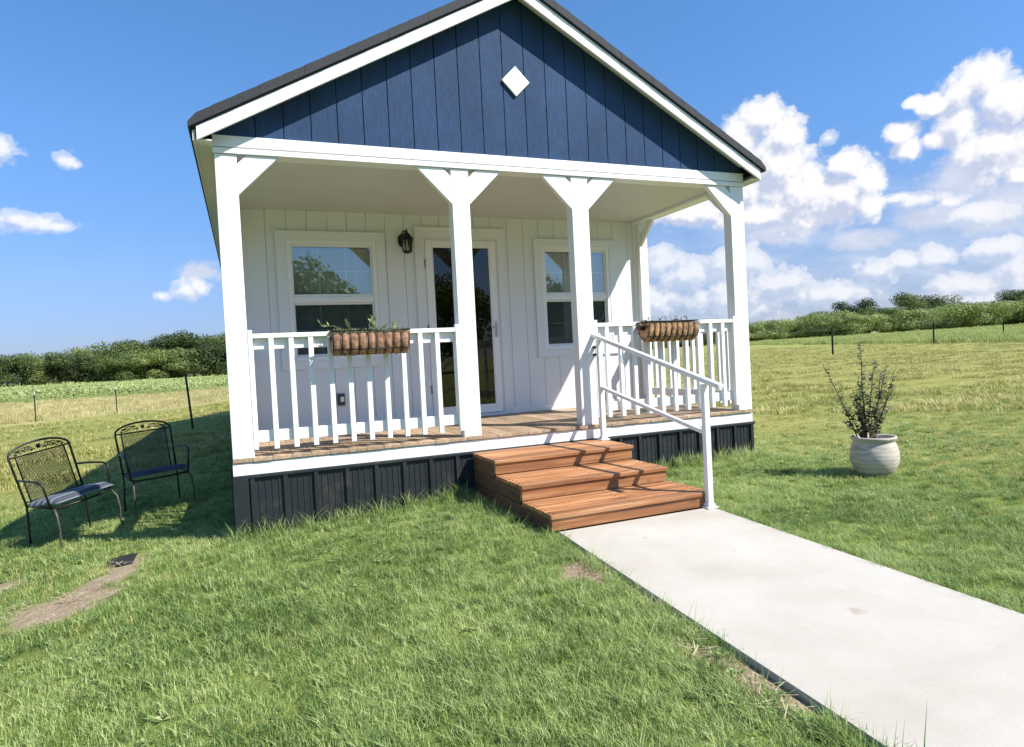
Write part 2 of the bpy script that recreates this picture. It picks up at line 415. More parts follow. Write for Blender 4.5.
def grass():
    near = leafmat('lawn_blade', (.082, .145, .034), (.255, .360, .095), (.50, .56, .24), scale=1.1, trans=.3, objr=.35)
    src = [tuft(46, .062, .053, .0036, 1.0, i) for i in range(4)]+[tuft(34, .06, .066, .0036, 1.35, 20+i) for i in range(3)]
    pts = []
    q = random.Random(3)
    def dens(d): return 520 if d < 2.6 else 400 if d < 4 else 300 if d < 6 else 190 if d < 9 else 80 if d < 14 else 0
    Fx, Fy = -math.sin(YAW), math.cos(YAW)
    cell = .5; x = -9
    while x < 17:
        y = -5.2
        while y < 12:
            cx, cy = x+.25, y+.25; dx, dy = cx-CAM.x, cy-CAM.y; d = math.hypot(dx, dy); dep = dx*Fx+dy*Fy; lat = dx*Fy-dy*Fx
            if dep > .5 and abs(lat) < dep*.86+1.0 and not (0.6 < cx < 4.4 and .6 < cy < 15.4):
                n = dens(d)*cell*cell
                n = int(n)+(q.random() < n % 1)
                for _ in range(n):
                    px, py = x+q.random()*cell, y+q.random()*cell
                    if blocked(px, py): continue
                    if (px-5.2)**2+(py+1.35)**2 < .03: continue
                    di = dirt(px, py)
                    if di > .25 and q.random() < di*1.15: continue
                    yl = yellow(px, py)
                    if q.random() < yl*.45: continue
                    cl = noise.noise(Vector((px*1.3, py*1.3, 7)))+.6*noise.noise(Vector((px*4, py*4, 7)))
                    s = .74+.22*cl; s *= 1-.42*yl
                    s *= 1.0 if d < 6 else 1.12 if d < 9 else 1.35
                    # long ragged grass by the skirting and the slab edge
                    if abs(py) < .22 and 0 < px < 5.05 and py < 0: s *= 1.30
                    pts.append((px, py, ground_z(px, py), q.uniform(0, 6.28), max(.35, s), .25))
            y += cell
        x += cell
    # split mown yellow tufts from lush ones
    g = [p for p in pts if q.random() > yellow(p[0], p[1])]; gs = set(map(id, g)); yl = [p for p in pts if id(p) not in gs]
    o = scatter('lawn_grass', g, src, near)
    ym = leafmat('mown_blade', (.21, .22, .055), (.42, .41, .125), (.62, .55, .26), scale=.9, trans=.25, objr=.35)
    src2 = [tuft(26, .07, .05, .0045, 1.4, 40+i) for i in range(4)]
    scatter('mown_grass', yl, src2, ym)
    # individual longer wisps
    wsrc = [tuft(7, .03, .15, .004, 1.2, 60+i) for i in range(4)]
    wp = []
    for _ in range(900):
        px, py = q.uniform(-3.5, 1.9), q.uniform(-4.8, -.05)
        if blocked(px, py) or dirt(px, py) > .2: continue
        if noise.noise(Vector((px*.9, py*.9, 30))) < -.05: continue
        wp.append((px, py, ground_z(px, py), q.uniform(0, 6.28), q.uniform(.5, 1.0), .35))
    for _ in range(260):
        px = q.choice([q.uniform(0, 1.9), q.uniform(3.2, 5.05)]); py = -q.uniform(.02, .16)
        wp.append((px, py, ground_z(px, py), q.uniform(0, 6.28), q.uniform(.5, 1.15), .3))
    for _ in range(150):
        py = q.uniform(-4.6, -1.6); px = walk_x(py)-.63-q.uniform(.0, .09)
        wp.append((px, py, ground_z(px, py), q.uniform(0, 6.28), q.uniform(.4, .7), .3))
    for _ in range(140):
        py = q.uniform(-4.6, -1.6); px = walk_x(py)+.63+q.uniform(.0, .06)
        wp.append((px, py, ground_z(px, py), q.uniform(0, 6.28), q.uniform(.3, .6), .3))
    scatter('long_grass', wp, wsrc, near)
def weeds():
    q = random.Random(77); src = []
    for k in range(3):
        mb = MB()
        for _ in range(16):
            a = q.uniform(0, 6.283); d = Vector((math.cos(a), math.sin(a), q.uniform(.25, .8))).normalized(); b0 = Vector((q.uniform(-.03, .03), q.uniform(-.03, .03), 0)); L = q.uniform(.03, .06)
            sd = d.cross(Vector((0, 0, 1))).normalized()*L*.28
            mb.add([b0, b0+d*L*.55+sd, b0+d*L-Vector((0, 0, .006)), b0+d*L*.55-sd], [(0, 1, 2, 3)])
        src.append(mb.mesh('weed'))
    wm = leafmat('weed_leaf', (.09, .15, .045), (.22, .31, .10), (.40, .46, .20), scale=2, trans=.25)
    pts = []
    for _ in range(5200):
        x, y = q.uniform(-4, 8), q.uniform(-5, 2.5)
        if blocked(x, y) or noise.noise(Vector((x*.8, y*.8, 50))) < .12: continue
        pts.append((x, y, ground_z(x, y)+.008, q.uniform(0, 6.28), q.uniform(.35, .75), .2))
    scatter('lawn_weeds', pts, src, wm)
    st = leafmat('thatch', (.34, .27, .14), (.52, .43, .25), (.62, .54, .36), scale=3, trans=.1)
    src = []
    for k in range(3):
        mb = MB()
        for _ in range(10):
            a = q.uniform(0, 6.283); c = Vector((q.uniform(-.06, .06), q.uniform(-.06, .06), q.uniform(.015, .05))); d = Vector((math.cos(a), math.sin(a), q.uniform(-.15, .3)))*q.uniform(.02, .045); sd = Vector((-d.y, d.x, 0)).normalized()*.0016
            mb.add([c-d-sd, c+d-sd, c+d+sd, c-d+sd], [(0, 1, 2, 3)])
        src.append(mb.mesh('straw'))
    pts = []
    for _ in range(2600):
        x, y = q.uniform(-4, 5), q.uniform(-5, 2.5)
        if dirt(x, y) < .05: continue
        if blocked(x, y): continue
        if noise.noise(Vector((x*1.6, y*1.6, 70))) < .12 and dirt(x, y) < .1: continue
        pts.append((x, y, ground_z(x, y)-(.012 if dirt(x, y) > .3 else 0), q.uniform(0, 6.28), q.uniform(.6, 1.2), .15))
    scatter('dead_thatch', pts, src, st)
grass()
weeds()

def far_fields():
    q = random.Random(11)
    def clump(n, rad, h, leaf, seed):
        z = random.Random(seed); mb = MB()
        for _ in range(n):
            a = z.uniform(0, 6.283); r = rad*math.sqrt(z.random()); c = Vector((r*math.cos(a), r*math.sin(a), h*z.uniform(.15, 1)))
            d = Vector((z.gauss(0, 1), z.gauss(0, 1), z.gauss(0, .6))).normalized(); e = d.orthogonal().normalized()
            mb.add([c-d*leaf, c+e*leaf*.35, c+d*leaf, c-e*leaf*.35], [(0, 1, 2, 3)])
        return mb.mesh('clump')
    crop = leafmat('crop_leaf', (.14, .19, .055), (.30, .37, .12), (.46, .50, .22), scale=.05, trans=.2)
    src = [clump(110, .55, .75, .16, i) for i in range(4)]
    pts = []
    for _ in range(9500):
        d = 62+108*q.random()**1.3; az = R(q.uniform(-21, 4)); x, y = CAM.x+d*math.sin(az), CAM.y+d*math.cos(az)
        y = round(y/1.5)*1.5+q.uniform(-.25, .25)
        s = q.uniform(.6, 1.1)*smooth(56, 74, math.hypot(x, y))
        if s > .15: pts.append((x, y, ground_z(x, y), q.uniform(0, 6.28), s, .15))
    scatter('crop_plants', pts, src, crop)
    tanm = leafmat('dry_grass_blade', (.26, .24, .09), (.48, .43, .19), (.64, .57, .31), scale=.3, trans=.2)
    src = [tuft(40, .30, .30, .012, .6, 80+i) for i in range(4)]
    pts = []
    for _ in range(8000):
        d = 28+44*q.random(); az = R(q.uniform(-23, 6)); x, y = CAM.x+d*math.sin(az), CAM.y+d*math.cos(az)
        if y < 27.6+.46*(x+8)+.3: continue
        pts.append((x, y, ground_z(x, y), q.uniform(0, 6.28), q.uniform(.35, 1.0), .2))
    scatter('dry_grass', pts, src, tanm)
    rk = leafmat('rank_grass_blade', (.18, .23, .055), (.34, .39, .115), (.48, .50, .19), scale=.15, trans=.25)
    src = [tuft(46, .45, .48, .022, .6, 90+i) for i in range(4)]
    pts = []
    for _ in range(9000):
        d = 40+110*q.random()**1.2; az = R(q.uniform(34, 64)); x, y = CAM.x+d*math.sin(az), CAM.y+d*math.cos(az)
        if y > rank_y(x)-2: continue
        pts.append((x, y, ground_z(x, y), q.uniform(0, 6.28), q.uniform(.4, 1.1), .2))
    scatter('rank_grass', pts, src, rk)
    # sparse low tufts over the middle distance
    ym = bpy.data.materials['mown_blade']
    src = [tuft(40, .22, .10, .012, 1.3, 120+i) for i in range(4)]
    pts = []
    for _ in range(19000):
        d = 11+24*q.random() if q.random() < .45 else 32+36*q.random(); az = R(q.uniform(-22, 64))
        if d > 32 and az < 0: continue
        if -1 < math.degrees(az) < 33: continue
        x, y = CAM.x+d*math.sin(az), CAM.y+d*math.cos(az)
        if blocked(x, y): continue
        if noise.noise(Vector((x*.25, y*.9, 4))) < -.15: continue
        pts.append((x, y, ground_z(x, y), q.uniform(0, 6.28), q.uniform(.5, 1.1), .2))
    scatter('field_tufts', pts, src, ym)
far_fields()

# ------------------------------------------------------------------ cabin
W = 5.035; D = 1.94; YB = 15.9; RZ = 2.327
SL = .552                                   # roof slope
GZ = lambda x: 0
CAB = empty('cabin', (W/2, 8, -.58))
tag(CAB, 'small white cabin with blue gable, charcoal skirting and covered front porch', 'cabin')
def cab(name, mb, mat, parent=None, bevel=0, label=None): return build(name, mb, mat, parent or CAB, bevel, label=label)

# skirting
mb = MB(); mb.box(0.0, 5.06, .012, .03, -.75, -.130); mb.box(0.0, .028, .04, YB, -1.0, -.130); mb.box(5.032, 5.06, .04, YB, -.75, -.130)
mb.box(0.028, 5.032, YB-.03, YB, -.9, -.092)
ribs = [.012+.1*0, .133, .375, .605, .85, 1.085, 1.32, 1.55, 1.785, 2.02, 2.25, 2.49, 2.72, 2.95, 3.18, 3.42, 3.64, 3.87, 4.115, 4.35, 4.575, 4.80, 5.02]
for x in ribs: mb.box(x-.016, x+.016, -.010, .012, -.74, -.153)
for a, b in zip(ribs[:-1], ribs[1:]):
    for k in range(1, 5):
        c = a+(b-a)*k/5; mb.box(c-.007, c+.007, .007, .012, -.74, -.155)
mb.box(-.004, 5.064, -.014, .012, -.152, -.131)
mb.box(-.006, .105, -.016, -.0105, -.74, -.153)
y = .3
while y < YB:
    mb.box(-.022, 0, y-.016, y+.016, -.95, -.1); mb.box(5.06, 5.082, y-.016, y+.016, -.74, -.1); y += .24
cab('skirting', mb, M['skirt'], bevel=.002)
# porch deck: fascia, boards, nosing
mb = MB(); mb.box(.0, W, -.004, .034, -.128, -.032); mb.box(.0, .034, .034, D, -.128, -.032); mb.box(W-.034, W, .034, D, -.128, -.032)
cab('deck_fascia', mb, M['trimwhite'], bevel=.003)
mb = MB(); x = .004
while x < W-.02:
    w = min(.1420, W-.004-x); mb.box(x, x+w, -.018+rnd.uniform(-.003, .003), D-.02, -.028+rnd.uniform(-.001, .001), rnd.uniform(-.002, .001)); x += .1445
deck = cab('deck_boards', mb, M['deck'], bevel=.0025)
mb = MB(); mb.box(.034, W-.034, .04, D-.03, -.06, -.034); cab('deck_underlay', mb, M['darkroom'])

# siding ---------------------------------------------------------------
def siding(mb, x0, x1, first, pitch, gap, yf, th, z0, ztop, openings, depth_y=True):
    cuts = sorted({x0, x1} | {o[k] for o in openings for k in (0, 1) if x0 < o[k] < x1})
    seams = []; g = first
    while g < x1:
        if g > x0: seams.append(g)
        g += pitch
    segs = []; edges = [x0]+seams+[x1]
    for a, b in zip(edges[:-1], edges[1:]):
        a2 = a+(gap/2 if a in seams else 0); b2 = b-(gap/2 if b in seams else 0)
        cc = [a2]+[c for c in cuts if a2 < c < b2]+[b2]
        segs += list(zip(cc[:-1], cc[1:]))
    for a, b in segs:
        m = (a+b)/2; iv = [(z0, None)]
        ops = sorted([o for o in openings if o[0] < m < o[1]], key=lambda o: o[2])
        lo = z0
        for o in ops:
            if o[2] > lo: quadslab(mb, a, b, yf, th, lo, o[2], o[2])
            lo = o[3]
        quadslab(mb, a, b, yf, th, lo, ztop(a), ztop(b))
def quadslab(mb, a, b, yf, th, z0, za, zb):
    mb.add([(a, yf, z0), (b, yf, z0), (b, yf+th, z0), (a, yf+th, z0), (a, yf, za), (b, yf, zb), (b, yf+th, zb), (a, yf+th, za)],
           [(0,3,2,1),(4,5,6,7),(0,1,5,4),(1,2,6,5),(2,3,7,6),(3,0,4,7)])
W1 = (.60, 1.555, .745, 2.045); W2 = (3.585, 4.545, .745, 2.03); DR = (2.09, 3.01, -.02, 2.10)
ops = [W1, W2, DR]
mb = MB(); siding(mb, .05, W-.02, .405, .2108, .005, D, .012, -.03, lambda x: 2.42, ops)
siding(mb, .05, W-.02, 99, 1, 0, D+.0125, .09, -.03, lambda x: 2.42, ops)
mb.box(.05, W-.02, D-.014, D, -.0, .075) if False else None
cab('front_wall', mb, M['siding'])
for (a, b, y_, h_, n_) in ((.111, 1.994, .016, .07, 'base_board'), (3.101, W-.111, .016, .07, 'base_board'), (W-.11, W, .02, 2.36, 'corner_board'), (.02, .11, .02, 2.36, 'corner_board')):
    mb = MB(); mb.box(a, b, D-y_, D-.0015, 0, h_); cab(n_, mb, M['trimwhite'], bevel=.002)
mb = MB(); mb.box(.0, .05, D+.0, YB, -.1, 2.42); mb.box(W-.05+.03, W, D+.001, YB, -.1, 2.42); mb.box(.05, W-.02, YB-.05, YB, -.1, 2.42)
y = D+.3
while y < YB:
    mb.box(-.012, 0, y-.02, y+.02, -.1, 2.40); mb.box(W, W+.012, y-.02, y+.02, -.1, 2.40); y += .4
cab('side_walls', mb, M['siding'])
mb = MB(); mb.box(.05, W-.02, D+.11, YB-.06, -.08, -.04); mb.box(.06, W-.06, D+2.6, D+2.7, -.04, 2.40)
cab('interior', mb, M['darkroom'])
# ceiling
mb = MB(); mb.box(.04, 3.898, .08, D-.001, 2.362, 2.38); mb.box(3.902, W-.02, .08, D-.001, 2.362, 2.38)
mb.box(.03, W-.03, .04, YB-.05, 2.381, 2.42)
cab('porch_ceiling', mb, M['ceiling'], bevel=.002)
# beam
mb = MB(); mb.box(-.004, W+.004, -.012, .08, 2.3775, 2.462); mb.box(.002, W-.002, .0, .14, RZ+.002, 2.377)
mb.box(-.006, W+.006, -.014, -.0005, RZ, 2.368)
mb.box(.0, .14, .14, D, RZ, 2.3605); mb.box(W-.14, W, .14, D-.022, RZ, 2.3605)
cab('porch_beam', mb, M['trimwhite'], bevel=.003)
# gable
HX = W/2; APZ = 3.81+.16*0
def rz(x, base=2.366, e=-.1016): return base+SL*((x-e) if x <= HX else (W-e-x))
mb = MB(); siding(mb, .02, W-.02, .306, .2085, .008, .003, .012, 2.4625, lambda x: rz(x)+.09, [])
mb2 = [o for o in ()]
siding(mb, .02, HX, 99, 1, 0, .0155, .03, 2.4625, lambda x: rz(x)+.09, []); siding(mb, HX, W-.02, 99, 1, 0, .0155, .03, 2.4625, lambda x: rz(x)+.09, [])
# planks straddling the ridge need an apex of their own
cab('gable_wall', mb, M['blue'])
mb = MB(); c = (2.508, 3.133); h = .134
mb.prism([(c[0]-h, c[1]), (c[0], c[1]-h), (c[0]+h, c[1]), (c[0], c[1]+h)], 'y', -.020, .0)
cab('diamond_ornament', mb, M['trimwhite'], bevel=.003)
# barge boards and roof
YE = -.158; E = .1016
def slope_poly(x0, x1, zlo, zhi, mir=False):
    f = lambda x: 2.366+SL*(x+E)
    p = [(x0, f(x0)+zlo), (x1, f(x1)+zlo), (x1, f(x1)+zhi), (x0, f(x0)+zhi)]
    return [(W-a, b) for a, b in p][::-1] if mir else p
mb = MB()
for mir in (False, True):
    mb.prism(slope_poly(-E, HX, 0, .100, mir), 'y', YE, YE+.024)
cab('barge_board', mb, M['trimwhite'], bevel=.002)
mb = MB()
for mir in (False, True):
    mb.prism(slope_poly(-E-.02, HX, .1005, .112, mir), 'y', YE-.008, YB+.2)
cab('roof_deck', mb, M['shingle'])
mb = MB()
for mir in (False, True):
    # shingle courses give the slope its stepped edge
    n = 16; x0 = -.155; dx = (HX-x0)/n
    for i in range(n):
        a, b = x0+i*dx, x0+(i+1)*dx
        f = lambda x: 2.366+SL*(x+E)
        p = [(a, f(a)+.113), (b+.0, f(b)+.113), (b, f(b)+.185), (a, f(a)+.188)]
        if i == 0: p = [(a, f(a)+.113), (b+.0, f(b)+.113), (b, f(b)+.185), (a+.06, f(a+.06)+.186), (a, f(a)+.150)]
        if mir: p = [(W-u, v) for u, v in p][::-1]
        mb.prism(p, 'y', YE-.022-(i % 2)*.002, YB+.23)
mb.prism([(HX-.14, 4.000-.14*SL-.018), (HX+.14, 4.000-.14*SL-.018), (HX, 4.018)], 'y', YE-.03, YB+.24)
cab('roof', mb, M['shingle'])
mb = MB()   # soffits under the eaves and the gable overhang
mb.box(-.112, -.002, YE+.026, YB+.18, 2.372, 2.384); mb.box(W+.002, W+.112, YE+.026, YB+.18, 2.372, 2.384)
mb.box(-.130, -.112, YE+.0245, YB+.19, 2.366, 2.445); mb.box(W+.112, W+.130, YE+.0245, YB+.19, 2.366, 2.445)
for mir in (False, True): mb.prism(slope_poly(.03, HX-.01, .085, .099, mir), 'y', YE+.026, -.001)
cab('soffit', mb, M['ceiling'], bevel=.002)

# porch posts with knee braces
posts = [(0.004, .160), (1.862, 2.02), (3.022, 3.195), (4.872, 5.042)]
def brace_poly(xp, s):   # in the x-z plane
    L = .305; i_ = .070
    return [(xp, RZ-.001-L), (xp, RZ-.001-i_), (xp+s*i_, RZ-.001), (xp+s*L, RZ-.001)]
for i, (a, b) in enumerate(posts):
    mb = MB(); mb.box(a, b, .002, .118, .0015, RZ-.001)
    p = cab('porch_post', mb, M['trimwhite'], bevel=.004)
    if i > 0:
        k = MB(); k.prism(brace_poly(a, -1), 'y', .0035, .055); cab('knee_brace', k, M['trimwhite'], p, .003)
    if i < 3:
        k = MB(); k.prism(brace_poly(b, 1)[::-1], 'y', .0035, .055); cab('knee_brace', k, M['trimwhite'], p, .003)
    if i in (0, 3):
        x0, x1 = (a+.03, b-.04); k = MB(); k.prism([(.118, RZ-.001-.285), (.118, RZ-.001-.135), (.277, RZ-.001), (.427, RZ-.001)][::-1], 'x', x0, x1)
        cab('knee_brace', k, M['trimwhite'], p, .003)
for (a, b) in ((.004, .12), (4.965, 5.085)):
    mb = MB(); mb.box(a, b, D-.10, D-.021, .0015, RZ-.001); p = cab('wall_post', mb, M['trimwhite'], bevel=.004)
    k = MB(); yy = D-.10; k.prism([(yy, RZ-.001-.285), (yy, RZ-.001-.135), (yy-.135, RZ-.001), (yy-.285, RZ-.001)], 'x', a+.02, min(b, W)-.015); cab('knee_brace', k, M['trimwhite'], p, .003)

# windows --------------------------------------------------------------
def window(o, trimL, trimR, trimB, trimT):
    x0, x1, z0, z1 = o; yf = D-.002
    mb = MB(); t = .022
    mb.box(trimL, trimR, yf-t, yf, z1, trimT); mb.box(trimL, trimR, yf-t, yf, trimB, z0)
    mb.box(trimL, x0, yf-t, yf, z0+.0005, z1-.0005); mb.box(x1, trimR, yf-t, yf, z0+.0005, z1-.0005)
    mb.box(trimL-.012, trimR+.012, yf-t-.016, yf-t+.001, trimT-.012, trimT+.006)
    w = cab('window', mb, M['siding'], bevel=.002)
    f = MB(); q = .045; ya, yb = yf-.016, D+.07
    f.box(x0, x0+q, ya, yb, z0, z1); f.box(x1-q, x1, ya, yb, z0, z1); f.box(x0+q, x1-q, ya, yb, z0, z0+q); f.box(x0+q, x1-q, ya, yb, z1-q, z1)
    zm = z0+(z1-z0)*.505
    f.box(x0+q, x1-q, ya+.012, yb, zm-.03, zm+.03)
    f.box(x0+q, x1-q, ya+.014, D+.02, zm+.0, zm+.036)
    cab('window_frame', f, M['vinyl'], w, .003)
    # lower sash frame, set back
    s = MB(); e = .028; ys, ye = D+.022, D+.045
    for (a, b, za, zb, yo) in ((x0+q, x1-q, z0+q, zm-.03, 0), (x0+q, x1-q, zm+.036, z1-q, -.016)):
        s.box(a, a+e*.7, ys+yo, ye+yo, za, zb); s.box(b-e*.7, b, ys+yo, ye+yo, za, zb); s.box(a+e*.7, b-e*.7, ys+yo, ye+yo, za, za+e); s.box(a+e*.7, b-e*.7, ys+yo, ye+yo, zb-e*.7, zb)
    cab('sash', s, M['vinyl'], w, .002)
    g = MB(); g.box(x0+q+.018, x1-q-.018, D+.031, D+.035, z0+q+.026, zm-.05); cab('pane', g, M['screened'], w)
    g = MB(); g.box(x0+q+.018, x1-q-.018, D+.015, D+.019, zm+.06, z1-q-.018); cab('pane', g, M['glass'], w)
    gr = MB()
    for (za, zb, yy) in ((z0+q, zm-.03, D+.0368), (zm+.036, z1-q, D+.0208)):
        for k in (1, 2):
            xx = x0+q+(x1-x0-2*q)*k/3; gr.box(xx-.006, xx+.006, yy, yy+.004, za, zb)
        zz = (za+zb)/2; gr.box(x0+q, x1-q, yy+.0045, yy+.0085, zz-.006, zz+.006)
    cab('window_grille', gr, M['vinyl'], w)
    bl = MB(); z = z1-q-.03
    while z > z0+q+.02:
        c = Vector(((x0+x1)/2, D+.125, z)); a = R(62)
        bl.obox(c, ((x1-x0)/2-.03, 0, 0), (0, .0125*math.cos(a), -.0125*math.sin(a)), (0, .0008*math.sin(a), .0008*math.cos(a))); z -= .0245
    for xx in (x0+.25, x1-.25): bl.box(xx-.004, xx+.004, D+.108, D+.110, z0+.05, z1-.05)
    bl.box(x0+.03, x1-.03, D+.108, D+.142, z1-.045, z1-.01)
    cab('blind', bl, M['blind'], w)
window(W1, .495, 1.655, .655, 2.135)
window(W2, 3.485, 4.635, .66, 2.11)

# door -----------------------------------------------------------------
mb = MB(); yf = D-.002
mb.box(1.995, 2.095, yf-.022, yf, 0, 2.10); mb.box(3.005, 3.10, yf-.022, yf, 0, 2.10); mb.box(1.995, 3.10, yf-.0225, yf, 2.1005, 2.215)
mb.box(1.983, 3.112, yf-.036, yf-.020, 2.20, 2.221)
mb.box(2.095, 2.115, yf-.01, D+.09, 0.0, 2.0995); mb.box(2.985, 3.005, yf-.01, D+.09, 0.0, 2.0995); mb.box(2.115, 2.985, yf-.009, D+.09, 2.08, 2.0995)
mb.box(2.09, 3.01, yf-.06, D+.09, -.0, .028)
dframe = cab('door_frame', mb, M['siding'], bevel=.002)
mb = MB(); ya, yb = yf-.014, D+.022
x0, x1, z0, z1 = 2.118, 2.982, .034, 2.076; gx0, gx1, gz0, gz1 = 2.20, 2.905, .135, 1.99
mb.box(x0, gx0, ya, yb, z0, z1); mb.box(gx1, x1, ya, yb, z0, z1); mb.box(gx0, gx1, ya, yb, z0, gz0); mb.box(gx0, gx1, ya, yb, gz1, z1)
mb.box(gx0, gx0+.012, ya+.004, yb, gz0, gz1); mb.box(gx1-.012, gx1, ya+.004, yb, gz0, gz1)
sd = cab('storm_door', mb, M['vinyl'], bevel=.003)
mb = MB(); mb.box(gx0+.004, gx1-.004, D+.0, D+.005, gz0+.004, gz1-.004); cab('door_glass', mb, M['doorglass'], sd)
mb = MB(); hx = 2.945
mb.box(hx-.016, hx+.016, ya-.005, ya-.0005, .93, 1.12); mb.tube([(hx, ya-.002, 1.05), (hx, ya-.045, 1.05), (hx-.06, ya-.05, 1.048)], .009, 8); mb.tube([(hx, ya-.004, .97), (hx, ya-.02, .97)], .012, 8)
cab('door_handle', mb, simple('satin_nickel', (.45, .45, .44), .3, 1), sd)
hm = simple('hinge_metal', (.3, .3, .3), .4, 1)
for z in (.35, 1.05, 1.8):
    mb = MB(); mb.tube([(2.112, ya-.006, z-.045), (2.112, ya-.006, z+.045)], .008, 8); cab('door_hinge', mb, hm, sd)
mb = MB(); mb.box(2.118, 2.982, D+.062, D+.10, .03, 2.076)
mb.box(2.25, 2.86, D+.052, D+.0615, .20, .85); mb.box(2.30, 2.81, D+.047, D+.0515, .25, .80)
mb.box(2.118, 2.2, D+.055, D+.0615, .9, .93); 
ind = cab('inner_door', mb, M['doorpaint'], bevel=.003)
mb = MB()
for z in (1.9, 1.0): mb.box(2.27, 2.84, D+.054, D+.0615, z-.02, z+.02)
for x in (2.27, 2.84): mb.box(x-.02, x+.02, D+.054, D+.0615, 1.02, 1.88)
cab('inner_door_moulding', mb, M['doorpaint'], ind)

# porch railings -------------------------------------------------------
def railing(p0, p1, n_first, pitch, n, axis, out):
    """axis 'x': along x at y≈0 ; axis 'y': along y"""
    def B(m, a0, a1, d0, d1, z0, z1):
        d0, d1 = (d0, d1) if out > 0 else (-d1, -d0)
        if axis == 'x': m.box(a0, a1, base+d0, base+d1, z0, z1)
        else: m.box(base+d0, base+d1, a0, a1, z0, z1)
    a, b = p0, p1; base = BASE
    mb = MB(); B(mb, a, b, -.042, .050, .920, .956); B(mb, a, b, .0, .038, .835, .9195); B(mb, a, b, .0, .038, .112, .200)
    for e0, e1 in ((a, a+.038), (b-.038, b)): B(mb, e0, e1, -.0, .039, .2005, .8345)
    for e0, e1 in ((a+.0005, a+.034), (b-.034, b-.0005)): B(mb, e0, e1, -.047, -.0005, .06, .985)
    r = cab('porch_railing', mb, M['trimwhite'], bevel=.003)
    for k in range(n):
        c = n_first+pitch*k; m = MB(); B(m, c-.019, c+.019, -.0385, -.0005, .055, .9195)
        cab('baluster', m, M['trimwhite'], r, .002)
BASE = .045
railing(.160, 1.862, .328, .1485, 10, 'x', 1)
BASE = .045
railing(3.195, 4.872, 3.335, .1525, 10, 'x', 1)
BASE = 4.965
railing(.118, D-.10, .27, .15, 11, 'y', -1)
BASE = .07
railing(.118, D-.10, .27, .15, 11, 'y', 1)

# ------------------------------------------------------------------ steps
ST = empty('wooden_steps', (2.56, -.8, -.5)); tag(ST, 'orange brown stained wood box steps with three treads up to the porch', 'steps')
levels = [(-1.575, -1.09, -.367, 4), (-1.09, -.565, -.253, 4), (-.565, -.020, -.137, 4)]
for (y0, y1, z, nb) in levels:
    mb = MB(); nb_w = (y1-y0+.015)/nb*1.0
    for k in range(nb):
        a = y0-.012+k*(y1-y0+.010)/nb; b = a+(y1-y0+.010)/nb-.007
        xr = 3.172 if -.3 < z < -.2 else 3.198
        mb.box(1.912+rnd.uniform(-.004, .004), xr+rnd.uniform(-.004, .004), a, b, z-.030, z+rnd.uniform(-.001, .001))
    tr = build('tread', mb, M['step'], ST, .004)
    sm = MB()
    for k in range(nb):
        a = y0-.012+k*(y1-y0+.010)/nb; w_ = (y1-y0+.010)/nb-.007
        for xs_ in (1.94, 2.56, 3.145):
            for t_ in (.25, .75): sm.lathe([(.001, .0), (.005, .0), (.005, .0022), (.001, .0022)], (xs_, a+w_*t_, z), 8)
    sm.smooth = [False]*len(sm.f); o_ = build('screw_heads', sm, M['steelpost'], tr); o_['kind'] = 'stuff'
    mb = MB(); zb = z-.118 if z > -.36 else -.478
    mb.box(1.920, xr-.010, y0+.003, y0+.038, zb+.003, z-.031)
    build('riser', mb, M['step'], ST, .003)
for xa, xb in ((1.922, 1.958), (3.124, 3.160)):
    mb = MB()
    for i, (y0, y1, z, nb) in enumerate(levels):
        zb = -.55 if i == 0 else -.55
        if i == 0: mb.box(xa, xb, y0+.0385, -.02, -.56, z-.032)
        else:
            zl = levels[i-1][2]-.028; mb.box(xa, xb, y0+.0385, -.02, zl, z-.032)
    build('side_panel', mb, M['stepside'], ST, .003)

# ------------------------------------------------------------------ handrail
HR = empty('handrail', (3.16, -1.6, -.48)); tag(HR, 'white metal handrail sloping down the right side of the wooden steps', 'handrail')
P0 = Vector((3.18, -.10, -.137)); P1 = Vector((3.162, -1.60, -.4795))
for (p, top) in ((P0, .80), (P1, .41)):
    mb = MB(); mb.box(p.x-.022, p.x+.022, p.y-.022, p.y+.022, p.z+.012, top)
    mb.box(p.x-.045, p.x+.045, p.y-.045, p.y+.045, p.z+.0005, p.z+.012)
    mb.box(p.x-.030, p.x+.030, p.y-.030, p.y+.030, p.z+.0121, p.z+.035)
    build('rail_post', mb, M['trimwhite'], HR, .004)
def railpt(y, z0, sl): t = (y+.1)/(-1.5); return (3.18-.018*t, y, z0+sl*y)
mb = MB(); mb.bar(railpt(.02, .842, .2515), railpt(-1.78, .842, .2515), .045, .036); build('top_rail', mb, M['trimwhite'], HR, .006)
mb = MB(); mb.bar(railpt(-.123, .375, .197), railpt(-1.578, .375, .197), .032, .03); build('lower_rail', mb, M['trimwhite'], HR, .004)
for z in (.73, .66):
    mb = MB(); mb.box(3.18-.014, 3.18+.014, -.078, -.001, z-.012, z+.012); build('post_bracket', mb, M['blackmetal'], HR)

# ------------------------------------------------------------------ walkway
mb = MB()
def slab(ya, yb):
    L0, L1 = walk_x(ya), walk_x(yb); n = 1
    mb.add([(L0-.615, ya, -.62), (L0+.615, ya, -.62), (L1+.615, yb, -.62), (L1-.615, yb, -.62), (L0-.615, ya, -.48), (L0+.615, ya, -.48), (L1+.615, yb, -.48), (L1-.615, yb, -.48)],
           [(0,3,2,1),(4,5,6,7),(0,1,5,4),(1,2,6,5),(2,3,7,6),(3,0,4,7)])
slab(-3.2685, -1.585); slab(-5.2, -3.2715); slab(-8, -5.204)
wk = build('walkway', mb, M['concrete'], None, .0015); tag(wk, kind='structure')

